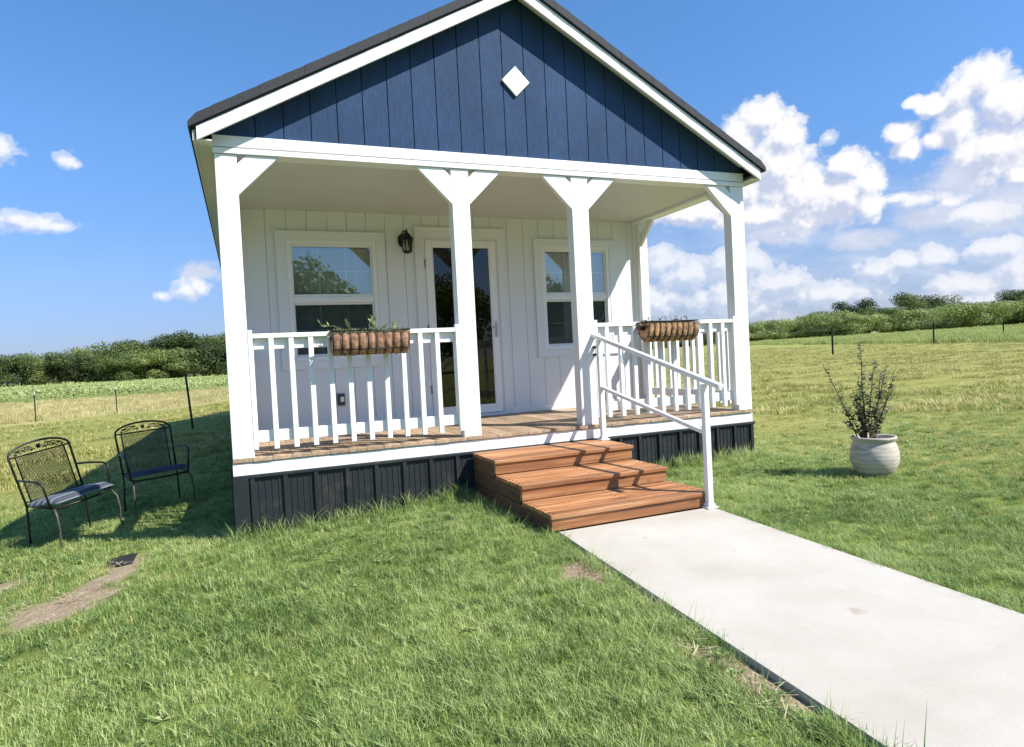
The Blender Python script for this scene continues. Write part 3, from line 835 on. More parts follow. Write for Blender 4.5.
# ------------------------------------------------------------------ wall lantern, outlet
LN = empty('wall_lantern', (1.865, D, 2.0)); tag(LN, 'black carriage lantern on the white wall between left window and door', 'lantern')
lx, ly = 1.885, D-.125
mb = MB(); mb.lathe([(.001, -.001), (.055, 0), (.058, .008), (.040, .018), (.001, .022)], (0, 0, 0), 20)
mb.v = [(lx-.03+a*.8, D-.001-c, 2.06+b*1.3) for a, b, c in mb.v]
mb.tube([(lx-.03, D-.02, 2.09), (lx-.03, D-.06, 2.15), (lx-.02, D-.10, 2.155), (lx, ly, 2.13)], .008, 8)
build('bracket', mb, M['blackmetal'], LN)
mb = MB(); mb.lathe([(.001, .15), (.006, .148), (.008, .13), (.014, .122), (.014, .112), (.03, .10), (.062, .055), (.066, .045), (.05, .043), (.001, .05)][::-1], (lx, ly, 2.02), 6)
mb.smooth = [False]*len(mb.f)
for k in range(6):
    a = math.pi/3*k; mb.bar((lx+.047*math.cos(a), ly+.047*math.sin(a), 2.064), (lx+.036*math.cos(a), ly+.036*math.sin(a), 1.945), .009, .009, (1, 0, 0))
mb.lathe([(.001, -.095), (.02, -.09), (.044, -.078), (.044, -.070), (.001, -.070)], (lx, ly, 2.02), 6)
mb.v = [(lx+(a-lx)*1.28, ly+(b-ly)*1.28, 2.04+(c-2.04)*1.15-.015) for a, b, c in mb.v]
build('lantern_cage', mb, M['blackmetal'], LN)
mb = MB(); mb.lathe([(.032, 1.952), (.042, 2.062)], (lx, ly, 0), 6); mb.f = mb.f[:6]; mb.smooth = [False]*6
mb.v = [(lx+(a-lx)*1.28, ly+(b-ly)*1.28, 2.04+(c-2.04)*1.15-.015) for a, b, c in mb.v]
build('lantern_glass', mb, M['lampglass'], LN)
mb = MB(); mb.lathe([(.001, 1.951), (.012, 1.952), (.012, 2.0), (.010, 2.02), (.001, 2.03)], (lx, ly, 0), 10); build('candle_bulb', mb, simple('bulb_white', (.75, .73, .66), .4), LN)
OT = empty('power_outlet', (1.085, D, .31)); tag(OT, 'dark weatherproof outlet box low on the wall below the left window', 'outlet')
mb = MB(); mb.box(1.045, 1.125, D-.03, D-.0005, .245, .375); build('outlet_box', mb, simple('outlet_grey', (.05, .05, .055), .5), OT, .005)
mb = MB(); mb.box(1.075, 1.115, D-.036, D-.0302, .285, .34); build('outlet_face', mb, M['vinyl'], OT, .003)

# ------------------------------------------------------------------ hanging planters
cocoA = simple('coconut_fibre', (.36, .20, .125), .95, 0, .65, 30)
cocoB = simple('pale_coconut_fibre', (.36, .21, .11), .95, 0, .7, 26)
potleaf = leafmat('planter_leaf', (.13, .17, .06), (.30, .34, .15), (.55, .55, .32), scale=9, trans=.3)
drytwig = leafmat('dry_twig', (.07, .055, .035), (.14, .11, .07), None, scale=9, trans=0)
def planter(cx, w, lab, coco, lush, seed):
    q = random.Random(seed); y_in = -.0; ztop = .945; dep = .20; ht = .185; x0, x1 = cx-w/2, cx+w/2
    root = empty('hanging_planter', (cx, -.02, .76)); tag(root, lab, 'planter', 'coco lined wire planters hung on the porch rail')
    nr = 9
    def sec(t):       # profile from back top round to front top: (y,z)
        a = math.pi/2*t*2
        return (-.002-dep*(1-math.cos(min(a, math.pi)))/2*1.0, ztop-ht*math.sin(min(a, math.pi))**.7)
    # liner with bulges between the wires
    mb = MB(); nx = 108; ns = 18; vs = []
    for i in range(nx+1):
        u = i/nx; x = x0+.004+(w-.008)*u; bul = abs(math.sin(math.pi*u*nr))**.6; endt = min(1, min(u, 1-u)/.06)**.5
        for j in range(ns+1):
            t = j/ns; a = math.pi*t
            n = noise.noise(Vector((x*40, t*9, seed)))*.006+noise.noise(Vector((x*110, t*25, seed)))*.004
            r = (.86+.12*bul)*(.93+.07*endt)+n*4
            yy = -.004-dep/2-math.cos(a)*-1*dep/2*min(r, 1.06) if False else -.004-dep/2*(1-math.cos(a)*min(r, 1.08))
            zz = ztop-.012-(ht*(math.sin(a)**.75)*r)*(1 if endt > .5 else endt+.45)
            vs.append((x, min(yy, -.001) if t < .5 else yy, zz))
    fs = [(i*(ns+1)+j, i*(ns+1)+j+1, (i+1)*(ns+1)+j+1, (i+1)*(ns+1)+j) for i in range(nx) for j in range(ns)]
    fs += [tuple(range(ns+1)), tuple(range(nx*(ns+1), (nx+1)*(ns+1)))[::-1]]
    mb.add(vs, fs, True); build('coco_liner', mb, coco, root)
    mb = MB(); yo = -.004-dep
    mb.tube([(x0, -.006, ztop), (x1, -.006, ztop), (x1, yo+.03, ztop), (x1-.03, yo-.004, ztop), (x0+.03, yo-.004, ztop), (x0, yo+.03, ztop)], .0055, 6, True)
    for k in range(nr+1):
        x = x0+.012+(w-.024)*k/nr; pts = []
        sc = 1 if 0 < k < nr else .9
        for j in range(11):
            a = math.pi*j/10; pts.append((x, -.006-dep/2*(1-math.cos(a))*1.0, ztop-ht*sc*math.sin(a)**.75))
        mb.tube(pts, .0036, 5)
    mb.tube([(x0+.012, -.006-dep*.85, ztop-ht*.78), (x1-.012, -.006-dep*.85, ztop-ht*.78)], .004, 5)
    mb.tube([(x0+.012, -.006-dep*.5, ztop-ht), (x1-.012, -.006-dep*.5, ztop-ht)], .004, 5)
    for x in (x0+.12, x1-.12):  # hooks over the rail
        mb.tube([(x, -.004, ztop), (x, -.004, ztop+.022), (x, .05, ztop+.022), (x, .102, ztop+.02), (x, .104, ztop-.03)], .005, 6)
    build('wire_basket', mb, M['blackmetal'], root)
    mb = MB(); vs = []
    n2 = 40
    for i in range(n2+1):
        for j in range(7): 
            x = x0+.03+(w-.06)*i/n2; y = -.02-(dep-.035)*j/6; vs.append((x, y, ztop-.022+noise.noise(Vector((x*25, y*25, seed)))*.012))
    mb.add(vs, [(i*7+j, i*7+j+1, (i+1)*7+j+1, (i+1)*7+j) for i in range(n2) for j in range(6)], True)
    build('soil', mb, M['soil'], root)
    mb = MB()
    def leaf(c, d, L, wd):
        d = d.normalized(); s = d.cross(Vector((q.gauss(0, 1), q.gauss(0, 1), q.gauss(0, 1)))).normalized()
        mb.add([c, c+d*L*.5+s*wd, c+d*L, c+d*L*.5-s*wd], [(0, 1, 2, 3)])
    if lush:
        for _ in range(230):
            x = q.uniform(x0+.02, x1-.02); y = q.uniform(-dep+.01, -.01)
            h = .035+.05*max(0, noise.noise(Vector((x*9, 3, seed))))
            leaf(Vector((x, y, ztop-.02)), Vector((q.gauss(0, .6), q.gauss(0, .5), 1)), q.uniform(.4, 1)*h*1.6, .006)
        # sprawling stem to the left and a taller sprig
        st = [Vector((x0+.12, -.13, ztop-.01)), Vector((x0+.05, -.15, ztop+.03)), Vector((x0-.02, -.17, ztop+.045)), Vector((x0-.085, -.18, ztop+.065))]
        mb.tube(st, .0035, 5)
        for a, b in zip(st[:-1], st[1:]):
            for k in range(6): leaf(a.lerp(b, k/6), (b-a).normalized()+Vector((q.gauss(0, .35), q.gauss(0, .35), q.gauss(.1, .3))), .045, .007)
        for bx, hh in ((x0+.15, .085), (x0+.30, .10), (x0+.33, .115), (x0+.36, .08), (x0+.45, .05), (x1-.10, .05)):
            s = [Vector((bx, -.10, ztop-.02)), Vector((bx+q.uniform(-.03, .03), -.10, ztop+hh))]; mb.tube(s, .0025, 5)
            for k in range(9): leaf(s[0].lerp(s[1], .3+.7*k/8), Vector((q.gauss(0, .8), q.gauss(0, .6), .6)), .034, .008)
        build('foliage', mb, potleaf, root)
    else:
        for k_ in range(26):
            x = q.uniform(x0+.05, x1-.05); s = [Vector((x, -.1+q.uniform(-.05, .05), ztop-.02)), Vector((x+q.uniform(-.03, .03), -.1, ztop+q.uniform(.005, .05)))]
            mb.tube(s, .002, 4)
            for k in range(3): leaf(s[1], Vector((q.gauss(0, 1), q.gauss(0, 1), .5)), .02, .004)
        build('twigs', mb, drytwig, root)
planter(1.075, .625, 'coco lined wire planter with green sprigs, hung on the left porch railing', cocoA, True, 4)
planter(3.96, .60, 'coco lined wire planter with dried out twigs, hung on the right porch railing', cocoB, False, 9)

# ------------------------------------------------------------------ pot with plant
gz = ground_z(5.075, -1.40)
PT = empty('plant_pot', (5.075, -1.40, gz)); tag(PT, 'round whitewashed pot holding a leggy dark leaved shrub on the lawn', 'plant pot')
mpot, nt, b = newmat('limewashed_clay')
v = coords(nt, 'Object', (1, 1, 7)); a = tex(nt, v, 5, 6, .65, .4); f = tex(nt, coords(nt), 60, 4)
c = ramp(nt, a, [(.32, (.30, .255, .205)), (.5, (.48, .43, .36)), (.68, (.60, .55, .48))]); nt.links.new(c, b.inputs['Base Color']); b.inputs['Roughness'].default_value = .85
wv = nt.nodes.new('ShaderNodeTexWave'); wv.bands_direction = 'Z'; wv.inputs['Scale'].default_value = 9; wv.inputs['Distortion'].default_value = 3
nt.links.new(coords(nt), wv.inputs['Vector']); bump(nt, b, math_(nt, 'ADD', wv.outputs['Fac'], f), .12, .003)
prof = [(.001, 0), (.115, 0), (.150, .018), (.185, .06), (.212, .115), (.222, .17), (.218, .22), (.203, .268), (.186, .300), (.184, .312), (.198, .322), (.206, .334), (.203, .347), (.192, .350), (.178, .342), (.172, .315), (.168, .30), (.001, .298)]
PC = (5.115, -1.385)
mb = MB(); mb.lathe([(a_*.86, b_*.99) for a_, b_ in prof], (5.075, -1.40, gz-.012), 48, .006); build('pot_body', mb, mpot, PT)
mb = MB(); vs = [(5.075, -1.40, gz+.284)]; n = 28
for k in range(n): vs.append((5.075+.146*math.cos(6.283*k/n), -1.40+.146*math.sin(6.283*k/n), gz+.278+rnd.uniform(-.004, .004)))
mb.add(vs, [(0, 1+k, 1+(k+1) % n) for k in range(n)]); build('soil', mb, M['soil'], PT)
shrubleaf = leafmat('dark_shrub_leaf', (.060, .066, .040), (.14, .14, .085), (.32, .28, .22), scale=14, trans=.15)
SH = MB(); q = random.Random(21)
SHr = empty('potted_shrub', (5.075, -1.40, gz+.3)); tag(SHr, 'leggy shrub with thin upright stems and small dark leaves growing in the pot', 'shrub')
stems = MB()
RT = Vector((math.cos(YAW), math.sin(YAW), 0))       # roughly along the house front
def stem(lat, h, lean, nleaf, r=.006, fwd=0):
    b0 = Vector((5.06, -1.40, gz+.29))+RT*(lat*.25-.03)+Vector((0, fwd, 0)); pts = []
    for k in range(9):
        t = k/8; pts.append(b0+RT*(lat*.75*t+lean*t*t)+Vector((0, fwd*t*2, h*1.13*t))+Vector((q.gauss(0, .004), q.gauss(0, .004), 0)))
    stems.tube(pts, [r*(1-.65*k/8) for k in range(9)], 5)
    for k in range(nleaf):
        t = .12+.88*k/nleaf; i = min(7, int(t*8)); p = pts[i].lerp(pts[i+1], t*8-i)
        for m in range(2):
            a = q.uniform(0, 6.283); d = Vector((math.cos(a), math.sin(a), q.uniform(.1, .7))).normalized(); L = q.uniform(.034, .060)
            s = d.cross(Vector((0, 0, 1))).normalized()*L*.33; up = Vector((0, 0, .004))
            SH.add([p, p+d*L*.5+s-up, p+d*L, p+d*L*.5-s-up], [(0, 1, 2), (0, 2, 3)])
for a in ((-.33, .60, -.04, 22, .006), (.0, .76, .0, 34, .007, .02), (.02, .62, .05, 30), (.13, .57, .05, 30, .006), (.17, .42, .06, 24), (-.10, .40, -.02, 26), (-.05, .46, .0, 26), (.05, .52, .0, 28, .006, -.03), (.09, .38, .02, 24), (-.16, .27, -.04, 18), (.03, .34, .0, 24, .006, .04), (.13, .24, .05, 16), (-.08, .27, .02, 20, .005, -.04), (.20, .5, .04, 16), (-.14, .16, -.08, 12), (-.03, .30, .02, 22, .006, .03)): stem(*a)
build('stems', stems, simple('shrub_stem', (.06, .045, .03), .8), SHr); build('foliage', SH, shrubleaf, SHr)

# ------------------------------------------------------------------ iron chairs
cush, nt, b = newmat('striped_cushion')
tc = nt.nodes.new('ShaderNodeTexCoord').outputs['Object']; sx = nt.nodes.new('ShaderNodeSeparateXYZ'); nt.links.new(tc, sx.inputs[0])
sn = math_(nt, 'SINE', math_(nt, 'MULTIPLY', sx.outputs[1], 62)); st = ramp(nt, math_(nt, 'MULTIPLY_ADD', sn, .5, .5), [(.42, (.035, .042, .060)), (.62, (.20, .22, .26))], 'LINEAR')
st = mixc(nt, math_(nt, 'MULTIPLY', tex(nt, coords(nt), 25, 4), .35), st, (.10, .11, .13)); nt.links.new(st, b.inputs['Base Color']); b.inputs['Roughness'].default_value = .9
cush2 = simple('navy_cushion', (.035, .045, .075), .9, 0, .3)
def chair(cm):
    # local: forward = -y, seat height .44, origin at the floor centre
    root = empty('garden_chair', (0, 0, 0)); r = .0085
    hw = .25; yb = .21; yf = -.23
    lean = lambda z: yb+(z-.42)*.22
    # back stiles (double) and arch
    mb = MB(); tz = .86
    def arch(hw_, z0, rise, n=14): return [(hw_*math.cos(math.pi*k/n)*1.0, lean(z0+rise*math.sin(math.pi*k/n)), z0+rise*math.sin(math.pi*k/n)) for k in range(n+1)]
    outer = [(hw, lean(.40), .40)]+arch(hw+.012, tz, .095)+[(-hw, lean(.40), .40)]
    mb.tube(outer, .010, 7)
    inn = hw-.045
    mb.tube([(inn, lean(.42), .42), (inn+.004, lean(tz-.005), tz-.005)], .007, 6); mb.tube([(-inn, lean(.42), .42), (-inn-.004, lean(tz-.005), tz-.005)], .007, 6)
    mb.tube([(-hw-.008, lean(tz-.005), tz-.005), (hw+.008, lean(tz-.005), tz-.005)], .008, 6)
    mb.tube([(-hw, lean(.45), .45), (hw, lean(.45), .45)], .007, 6)
    build('back_frame', mb, M['iron'], root)
    mb = MB()   # scrolls and leaf rosette in the arch
    for s in (-1, 1):
        for (cx, cz, rr) in ((.155, tz+.024, .020), (.095, tz+.040, .022), (.20, tz+.012, .012)):
            pts = [(s*(cx+rr*(1-.08*k)*math.cos(k*.75)), lean(cz), cz+rr*(1-.08*k)*math.sin(k*.75)) for k in range(11)]
            mb.tube(pts, .0045, 5)
        mb.tube([(s*.03, lean(tz+.03), tz+.02), (s*.075, lean(tz+.06), tz+.062), (s*.13, lean(tz+.06), tz+.060), (s*.20, lean(tz+.03), tz+.035)], .0045, 5)
        for (lx_, lz_, an) in ((.062, tz+.028, .5), (.125, tz+.03, .9), (.18, tz+.035, -.3)):
            dx, dz = math.cos(an)*.022, math.sin(an)*.022
            mb.prism([(s*(lx_-dx), lz_-dz), (s*(lx_-dz*.4), lz_+dx*.4), (s*(lx_+dx), lz_+dz), (s*(lx_+dz*.4), lz_-dx*.4)], 'y', lean(lz_)-.003, lean(lz_)+.003)
    for k in range(6):
        a = math.pi/3*k; c = (0, tz+.045); p = [(c[0]+.030*math.cos(a), c[1]+.030*math.sin(a)), (c[0]+.014*math.cos(a+.6), c[1]+.014*math.sin(a+.6)), (c[0], c[1]), (c[0]+.014*math.cos(a-.6), c[1]+.014*math.sin(a-.6))]
        mb.prism(p, 'y', lean(tz+.045)-.004, lean(tz+.045)+.004)
    build('scrollwork', mb, M['iron'], root)
    mb = MB()   # expanded metal back
    n = 34
    for k in range(n+1):
        x = -inn+2*inn*k/n; mb.bar((x, lean(.455), .455), (x, lean(tz-.01), tz-.01), .0036, .0014, (0, 1, 0))
    n = 34
    for k in range(n+1):
        z = .455+(tz-.01-.455)*k/n; mb.bar((-inn, lean(z), z), (inn, lean(z), z), .0014, .0036)
    build('mesh_back', mb, M['iron'], root)
    mb = MB()   # seat frame
    mb.tube([(-hw, yb, .42), (hw, yb, .42), (hw+.01, 0, .425), (hw-.01, yf, .42), (0, yf-.02, .418), (-hw+.01, yf, .42), (-hw-.01, 0, .425)], .010, 7, True)
    for k in range(1, 12):
        x = -hw+2*hw*k/12; mb.bar((x, yb, .419), (x, yf-.01, .419), .003, .003)
    build('seat_frame', mb, M['iron'], root)
    mb = MB()   # cushion
    nx, ny = 16, 14; vs = []
    for zz in (0, 1):
        for j in range(ny+1):
            for i in range(nx+1):
                u, v = i/nx*2-1, j/ny*2-1; e = (1-abs(u)**6)*(1-abs(v)**6); th = .040*e**.35+.003
                sagg = .012*math.sin(v*2.2)+.012*(v+1)
                vs.append((u*(hw+.015)*(1-.04*abs(v)**4), yb-.01-(v+1)/2*(yb-yf+.02), .432+sagg+(th if zz else 0)))
    n1 = (nx+1)*(ny+1); fs = []
    for j in range(ny):
        for i in range(nx):
            a = j*(nx+1)+i; fs.append((a, a+1, a+nx+2, a+nx+1)); fs.append((n1+a, n1+a+nx+1, n1+a+nx+2, n1+a+1))
    ring = [i for i in range(nx+1)]+[j*(nx+1)+nx for j in range(1, ny+1)]+[ny*(nx+1)+i for i in range(nx-1, -1, -1)]+[j*(nx+1) for j in range(ny-1, 0, -1)]
    for a, b_ in zip(ring, ring[1:]+ring[:1]): fs.append((a, a+n1, b_+n1, b_))
    mb.add(vs, fs, True); build('seat_cushion', mb, cm, root)
    for s in (-1, 1):
        mb = MB(); mb.tube([(s*hw, yb, .42), (s*(hw+.01), yb+.03, .2), (s*(hw+.015), yb+.06, 0)], .009, 7); mb.ball((s*(hw+.015), yb+.06, .006), .013); build('leg', mb, M['iron'], root)
        mb = MB(); mb.tube([(s*hw, yf+.02, .42), (s*(hw+.015), yf-.03, .36), (s*(hw+.02), yf-.035, .24), (s*(hw+.02), yf-.005, .12), (s*(hw+.025), yf-.03, 0)], .009, 7); mb.ball((s*(hw+.025), yf-.03, .006), .013); build('leg', mb, M['iron_worn'], root)
        mb = MB(); mb.tube([(s*(hw+.004), lean(.655), .655), (s*(hw+.03), .08, .665), (s*(hw+.04), -.10, .668), (s*(hw+.04), -.17, .655), (s*(hw+.035), -.185, .62), (s*(hw+.01), -.18, .42)], .0095, 7)
        build('armrest', mb, M['iron'], root)
    return root
def place(root, x, y, fwd, tiltx=0, tilty=0):
    z = ground_z(x, y); root.location = (x, y, z-.005); root.rotation_euler = (tiltx, tilty, math.atan2(fwd[1], fwd[0])+math.pi/2)
c1 = chair(cush); place(c1, -1.37, 1.66, (.66, -.75), 0, R(-8)); c1.location.z -= .03; tag(c1, 'black iron garden chair with pale striped seat cushion, farther from the cabin', 'garden chair', 'black iron garden chairs on the lawn')
c2 = chair(cush2); place(c2, -.76, 2.22, (.34, -.94), 0, R(-3)); c2.location.z -= .05; tag(c2, 'black iron garden chair with dark navy cushion, standing nearer the cabin', 'garden chair', 'black iron garden chairs on the lawn')

# dark cover on the bare patch
gz2 = ground_z(-.745, .25)
mb = MB(); mb.lathe([(.001, -.012), (.158, -.012), (.160, .002), (.154, .006), (.14, .003), (.001, .003)], (-.745, .25, gz2), 28)
dc = build('drain_cover', mb, simple('black_plastic', (.010, .010, .010), .95), None, off=(-.745, .25, gz2)); tag(dc, 'flat round black cover lying in the grass at the edge of the bare dirt', 'cover')

# ------------------------------------------------------------------ fences
def tpost(mb, x, y, h, r=.028, lean=0):
    z = ground_z(x, y)-.1
    mb.bar((x, y, z), (x+lean, y, z+h+.1), r*1.6, r*.5, (0, 1, 0)); mb.bar((x, y-.02, z), (x+lean, y-.02, z+h+.1), r*.5, r*1.3, (0, 1, 0))
def fence(name, pts, h, label, r=.028, tips=True, tipc=None):
    root = empty(name, (pts[0][0], pts[0][1], ground_z(*pts[0]))); tag(root, label, 'fence')
    for (x, y) in pts:
        mb = MB(); tpost(mb, x, y, h, r); p = build('fence_post', mb, M['steelpost'], root)
        if tipc:
            mb = MB(); z = ground_z(x, y)+h; mb.box(x-r, x+r, y-r, y+r, z-.12, z+.01); build('post_tip', mb, tipc, p)
    mb = MB()
    for (a, b) in zip(pts[:-1], pts[1:]):
        for k in (.3, .6, .95):
            za, zb = ground_z(*a)+h*k, ground_z(*b)+h*k
            mb.tube([(a[0], a[1], za), ((a[0]+b[0])/2, (a[1]+b[1])/2, (za+zb)/2-.01), (b[0], b[1], zb)], .0022, 4)
    build('fence_wire', mb, simple('galvanised_wire', (.22, .21, .2), .5, .6), root)
tipw = simple('white_tip', (.7, .7, .68), .6)
fence('wire_fence', [(-13.84, 25.38), (-11.04, 26.75), (-8.24, 28.12), (-5.44, 29.46)], 1.28, 'thin wire fence on steel posts before the tan strip and crop field', tipc=tipw)
fence('wire_fence', [(16.9, 17.6), (29.81, 20.99), (42.72, 24.35), (55.6, 27.7)], 1.42, 'thin wire fence on dark steel posts crossing the field right of the cabin', r=.06)
x, y = -1.22, 13.75; mb = MB(); tpost(mb, 0, 0, 1.42, .033, -.10)
gp = ground_z(0, 0); mb.v = [(a, b, c-gp) for a, b, c in mb.v]
fp = build('steel_post', mb, M['steelpost'], None, off=(0, 0, 0)); fp.location = (x, y, ground_z(x, y)); tag(fp, 'lone leaning dark steel post at the edge of the cabin shadow', 'post')

# ------------------------------------------------------------------ trees
def crown_mesh(seed, wd, ht, n, leaf, lobes=14, low=.12):
    z = random.Random(seed); mb = MB(); L = []
    for _ in range(lobes):
        a = z.uniform(0, 6.283); rr = wd*.34*math.sqrt(z.random()); hz = ht*(low+.2+.62*z.random())
        k = 1-.35*abs(hz/ht-.5)*2
        L.append((Vector((rr*math.cos(a)*k*1.2, rr*math.sin(a)*k*1.2, hz)), wd*z.uniform(.15, .27), ht*z.uniform(.11, .2)))
    for _ in range(n):
        c, rw, rh = z.choice(L); d = Vector((z.gauss(0, 1), z.gauss(0, 1), z.gauss(0, 1))).normalized()
        rad = z.uniform(.70, 1.08) if z.random() < .8 else z.uniform(.2, .7)
        p = c+Vector((d.x*rw*rad, d.y*rw*rad, d.z*rh*rad)); 
        if p.z < ht*low*.5: continue
        nn = (d+Vector((z.gauss(0, .5), z.gauss(0, .5), z.gauss(.2, .5)))).normalized(); u = nn.orthogonal().normalized(); w = nn.cross(u); s = leaf*z.uniform(.6, 1.3); an = z.uniform(0, 6.28)
        u2 = u*math.cos(an)+w*math.sin(an); w2 = nn.cross(u2)
        mb.add([p-u2*s, p+w2*s*.5, p+u2*s, p-w2*s*.5], [(0, 1, 2, 3)])
    return mb.mesh('crown')
def trunk_mesh(seed, ht, r):
    z = random.Random(seed); mb = MB()
    mb.tube([(0, 0, -.3), (z.uniform(-.1, .1), 0, ht*.25), (z.uniform(-.2, .2), z.uniform(-.2, .2), ht*.55), (z.uniform(-.3, .3), 0, ht*.85)], [r, r*.8, r*.5, r*.12], 7)
    for k in range(7):
        a = z.uniform(0, 6.28); h0 = ht*z.uniform(.18, .5); L = ht*.28
        mb.tube([(0, 0, h0), (math.cos(a)*L*.5, math.sin(a)*L*.5, h0+L*.45), (math.cos(a)*L, math.sin(a)*L, h0+L*.8)], [r*.45, r*.3, r*.1], 5)
    return mb.mesh('trunk')
darkleaf = leafmat('dark_tree_leaf', (.030, .052, .015), (.080, .118, .030), (.15, .19, .055), scale=.14, trans=.2, objr=.5)
midleaf = leafmat('mid_tree_leaf', (.075, .115, .026), (.17, .225, .055), (.28, .33, .10), scale=.14, trans=.2, objr=.5)
brightleaf = leafmat('bright_bush_leaf', (.14, .19, .050), (.28, .34, .10), (.40, .45, .16), scale=.14, trans=.25, objr=.4)
woodleaf = leafmat('wood_edge_leaf', (.060, .095, .022), (.14, .185, .045), (.24, .28, .08), scale=.14, trans=.2, objr=.6)
bark = simple('tree_bark', (.09, .07, .05), .9, 0, .3)
def tree_proto(name, seed, wd, ht, n, leaf, mat, low=.12, r=.22, lobes=14):
    root = bpy.data.objects.new(name, None)
    t = trunk_mesh(seed, ht, r); t.materials.append(bark); c = crown_mesh(seed, wd, ht, n, leaf, lobes, low); c.materials.append(mat)
    a = bpy.data.objects.new('trunk', t); b_ = bpy.data.objects.new('crown', c); a.parent = root; b_.parent = root
    return root
def plant_tree(proto, x, y, s, sz, label, cat, group):
    r = copy_tree(proto); r.location = (x, y, ground_z(x, y)-.1); r.rotation_euler = (0, 0, rnd.uniform(0, 6.28)); r.scale = (s, s, s*sz)
    tag(r, label, cat, group); return r
PL = [tree_proto('broadleaf_tree', 100+i, 10.5, 8.6, 9500, .19, (darkleaf, woodleaf, darkleaf, woodleaf)[i], -.05, lobes=15) for i in range(4)]
q = random.Random(5)
az = -24.
while az < 5:
    for row, d in ((0, 168), (1, 182)):
        if row and q.random() < .25: continue
        dd = d+q.uniform(-4, 4); a = R(az+q.uniform(-.5, .5)+(.6 if row else 0)); x, y = CAM.x+dd*math.sin(a), CAM.y+dd*math.cos(a)
        hgt = (2.45+.1*max(0, az+16))/1.0       # elevation of the tree tops, degrees
        hgt = 2.55+.085*max(0, az+15)
        H = math.tan(R(hgt))*dd+CAM.z-ground_z(x, y)
        s = H/8.0*(q.uniform(.80, 1.12) if row else q.uniform(.55, .92))
        plant_tree(q.choice(PL), x, y, s, q.uniform(.95, 1.05), 'green broadleaf tree in the dense far row beyond the crop field', 'tree', 'trees of the far row beyond the crop field')
    az += 1.35
PR = [tree_proto('field_bush', 120+i, 8.5, 5.2, 9000, .155, brightleaf if i != 2 else midleaf, -.12, .14, 20) for i in range(3)]
PD = [tree_proto('mesquite_tree', 140+i, 11, 8.2, 7500, .18, darkleaf, .14, .2, 16) for i in range(3)]
az = 33.
while az < 66:
    dd = q.uniform(148, 172); a = R(az); x, y = CAM.x+dd*math.sin(a), CAM.y+dd*math.cos(a)
    plant_tree(q.choice(PR), x, y, q.uniform(.9, 1.2), q.uniform(.9, 1.2), 'bright green bush in the hedge row far across the right field', 'bush', 'bushes of the far right hedge row')
    az += .85
az = 34.
while az < 66:
    dd = q.uniform(180, 200); a = R(az+q.uniform(-.6, .6)); x, y = CAM.x+dd*math.sin(a), CAM.y+dd*math.cos(a)
    prof = q.uniform(.95, 1.12) if 50 < az < 56.5 or 61 > az > 58.5 else q.uniform(.68, .9)
    plant_tree(q.choice(PD), x, y, q.uniform(.90, 1.04)*prof, 1.0, 'dark flat topped tree rising behind the far right hedge row', 'tree', 'dark trees behind the far right hedge row')
    az += 1.25 if q.random() < .6 else 2.6
# trees behind the viewer: what the window panes reflect
PB = tree_proto('yard_tree', 160, 9, 9.5, 5200, .24, midleaf, .1, .3, 22)
for i, (x, y, s) in enumerate(((-14, -38, 1.0), (-6, -40, .9), (1, -44, .85), (4.8, -43, 1.0), (9, -47, .72), (-22, -38, 1.1), (14, -43, .92), (18, -46, .85), (24, -42, .82), (29, -44, .7), (35, -40, .8), (44, -36, 1.0), (-31, -34, 1.1))):
    plant_tree(PB, x, y, s, 1.0, 'leafy yard tree seen only as a reflection in the cabin window panes', 'tree', 'yard trees reflected in the window panes')

# ------------------------------------------------------------------ sky, clouds, sun
SUN = Vector((.93, -1, 1.43)).normalized()
el = math.asin(SUN.z); azs = math.atan2(SUN.x, SUN.y)      # clockwise from +Y
w = bpy.data.worlds.new('World'); S.world = w; w.use_nodes = True; nt = w.node_tree
bg = nt.nodes['Background']
sky = nt.nodes.new('ShaderNodeTexSky'); sky.sky_type = 'NISHITA'; sky.sun_disc = False; sky.sun_elevation = el; sky.sun_rotation = azs
sky.altitude = 150; sky.air_density = 1.0; sky.dust_density = .35; sky.ozone_density = 2.0
tc = nt.nodes.new('ShaderNodeTexCoord').outputs['Generated']; sp = nt.nodes.new('ShaderNodeSeparateXYZ'); nt.links.new(tc, sp.inputs[0])
azn = math_(nt, 'MULTIPLY', math_(nt, 'ARCTAN2', sp.outputs[0], sp.outputs[1]), 57.2958)
eln = math_(nt, 'MULTIPLY', math_(nt, 'ARCSINE', sp.outputs[2]), 57.2958)
cb = nt.nodes.new('ShaderNodeCombineXYZ'); nt.links.new(azn, cb.inputs[0]); nt.links.new(eln, cb.inputs[1])
AE = cb.outputs[0]
SOFT = [(-14.96,15.98,1.6,1.3),(-11.14,15.62,1.15,.7),(-10.6,15.4,.6,.4),(-13.29,11.09,2.7,1.0),(-14.14,11.3,1.7,.95),(-12.0,11.0,1.4,.65),(-3.84,6.61,1.8,1.05),(-5.6,6.15,.85,.55),(-3.0,7.0,1.3,.8),(48.61,15.46,1.1,.8),(54.83,10.0,2.4,.75),(56.34,9.55,1.5,.6),(52.95,10.4,1.3,.5)]
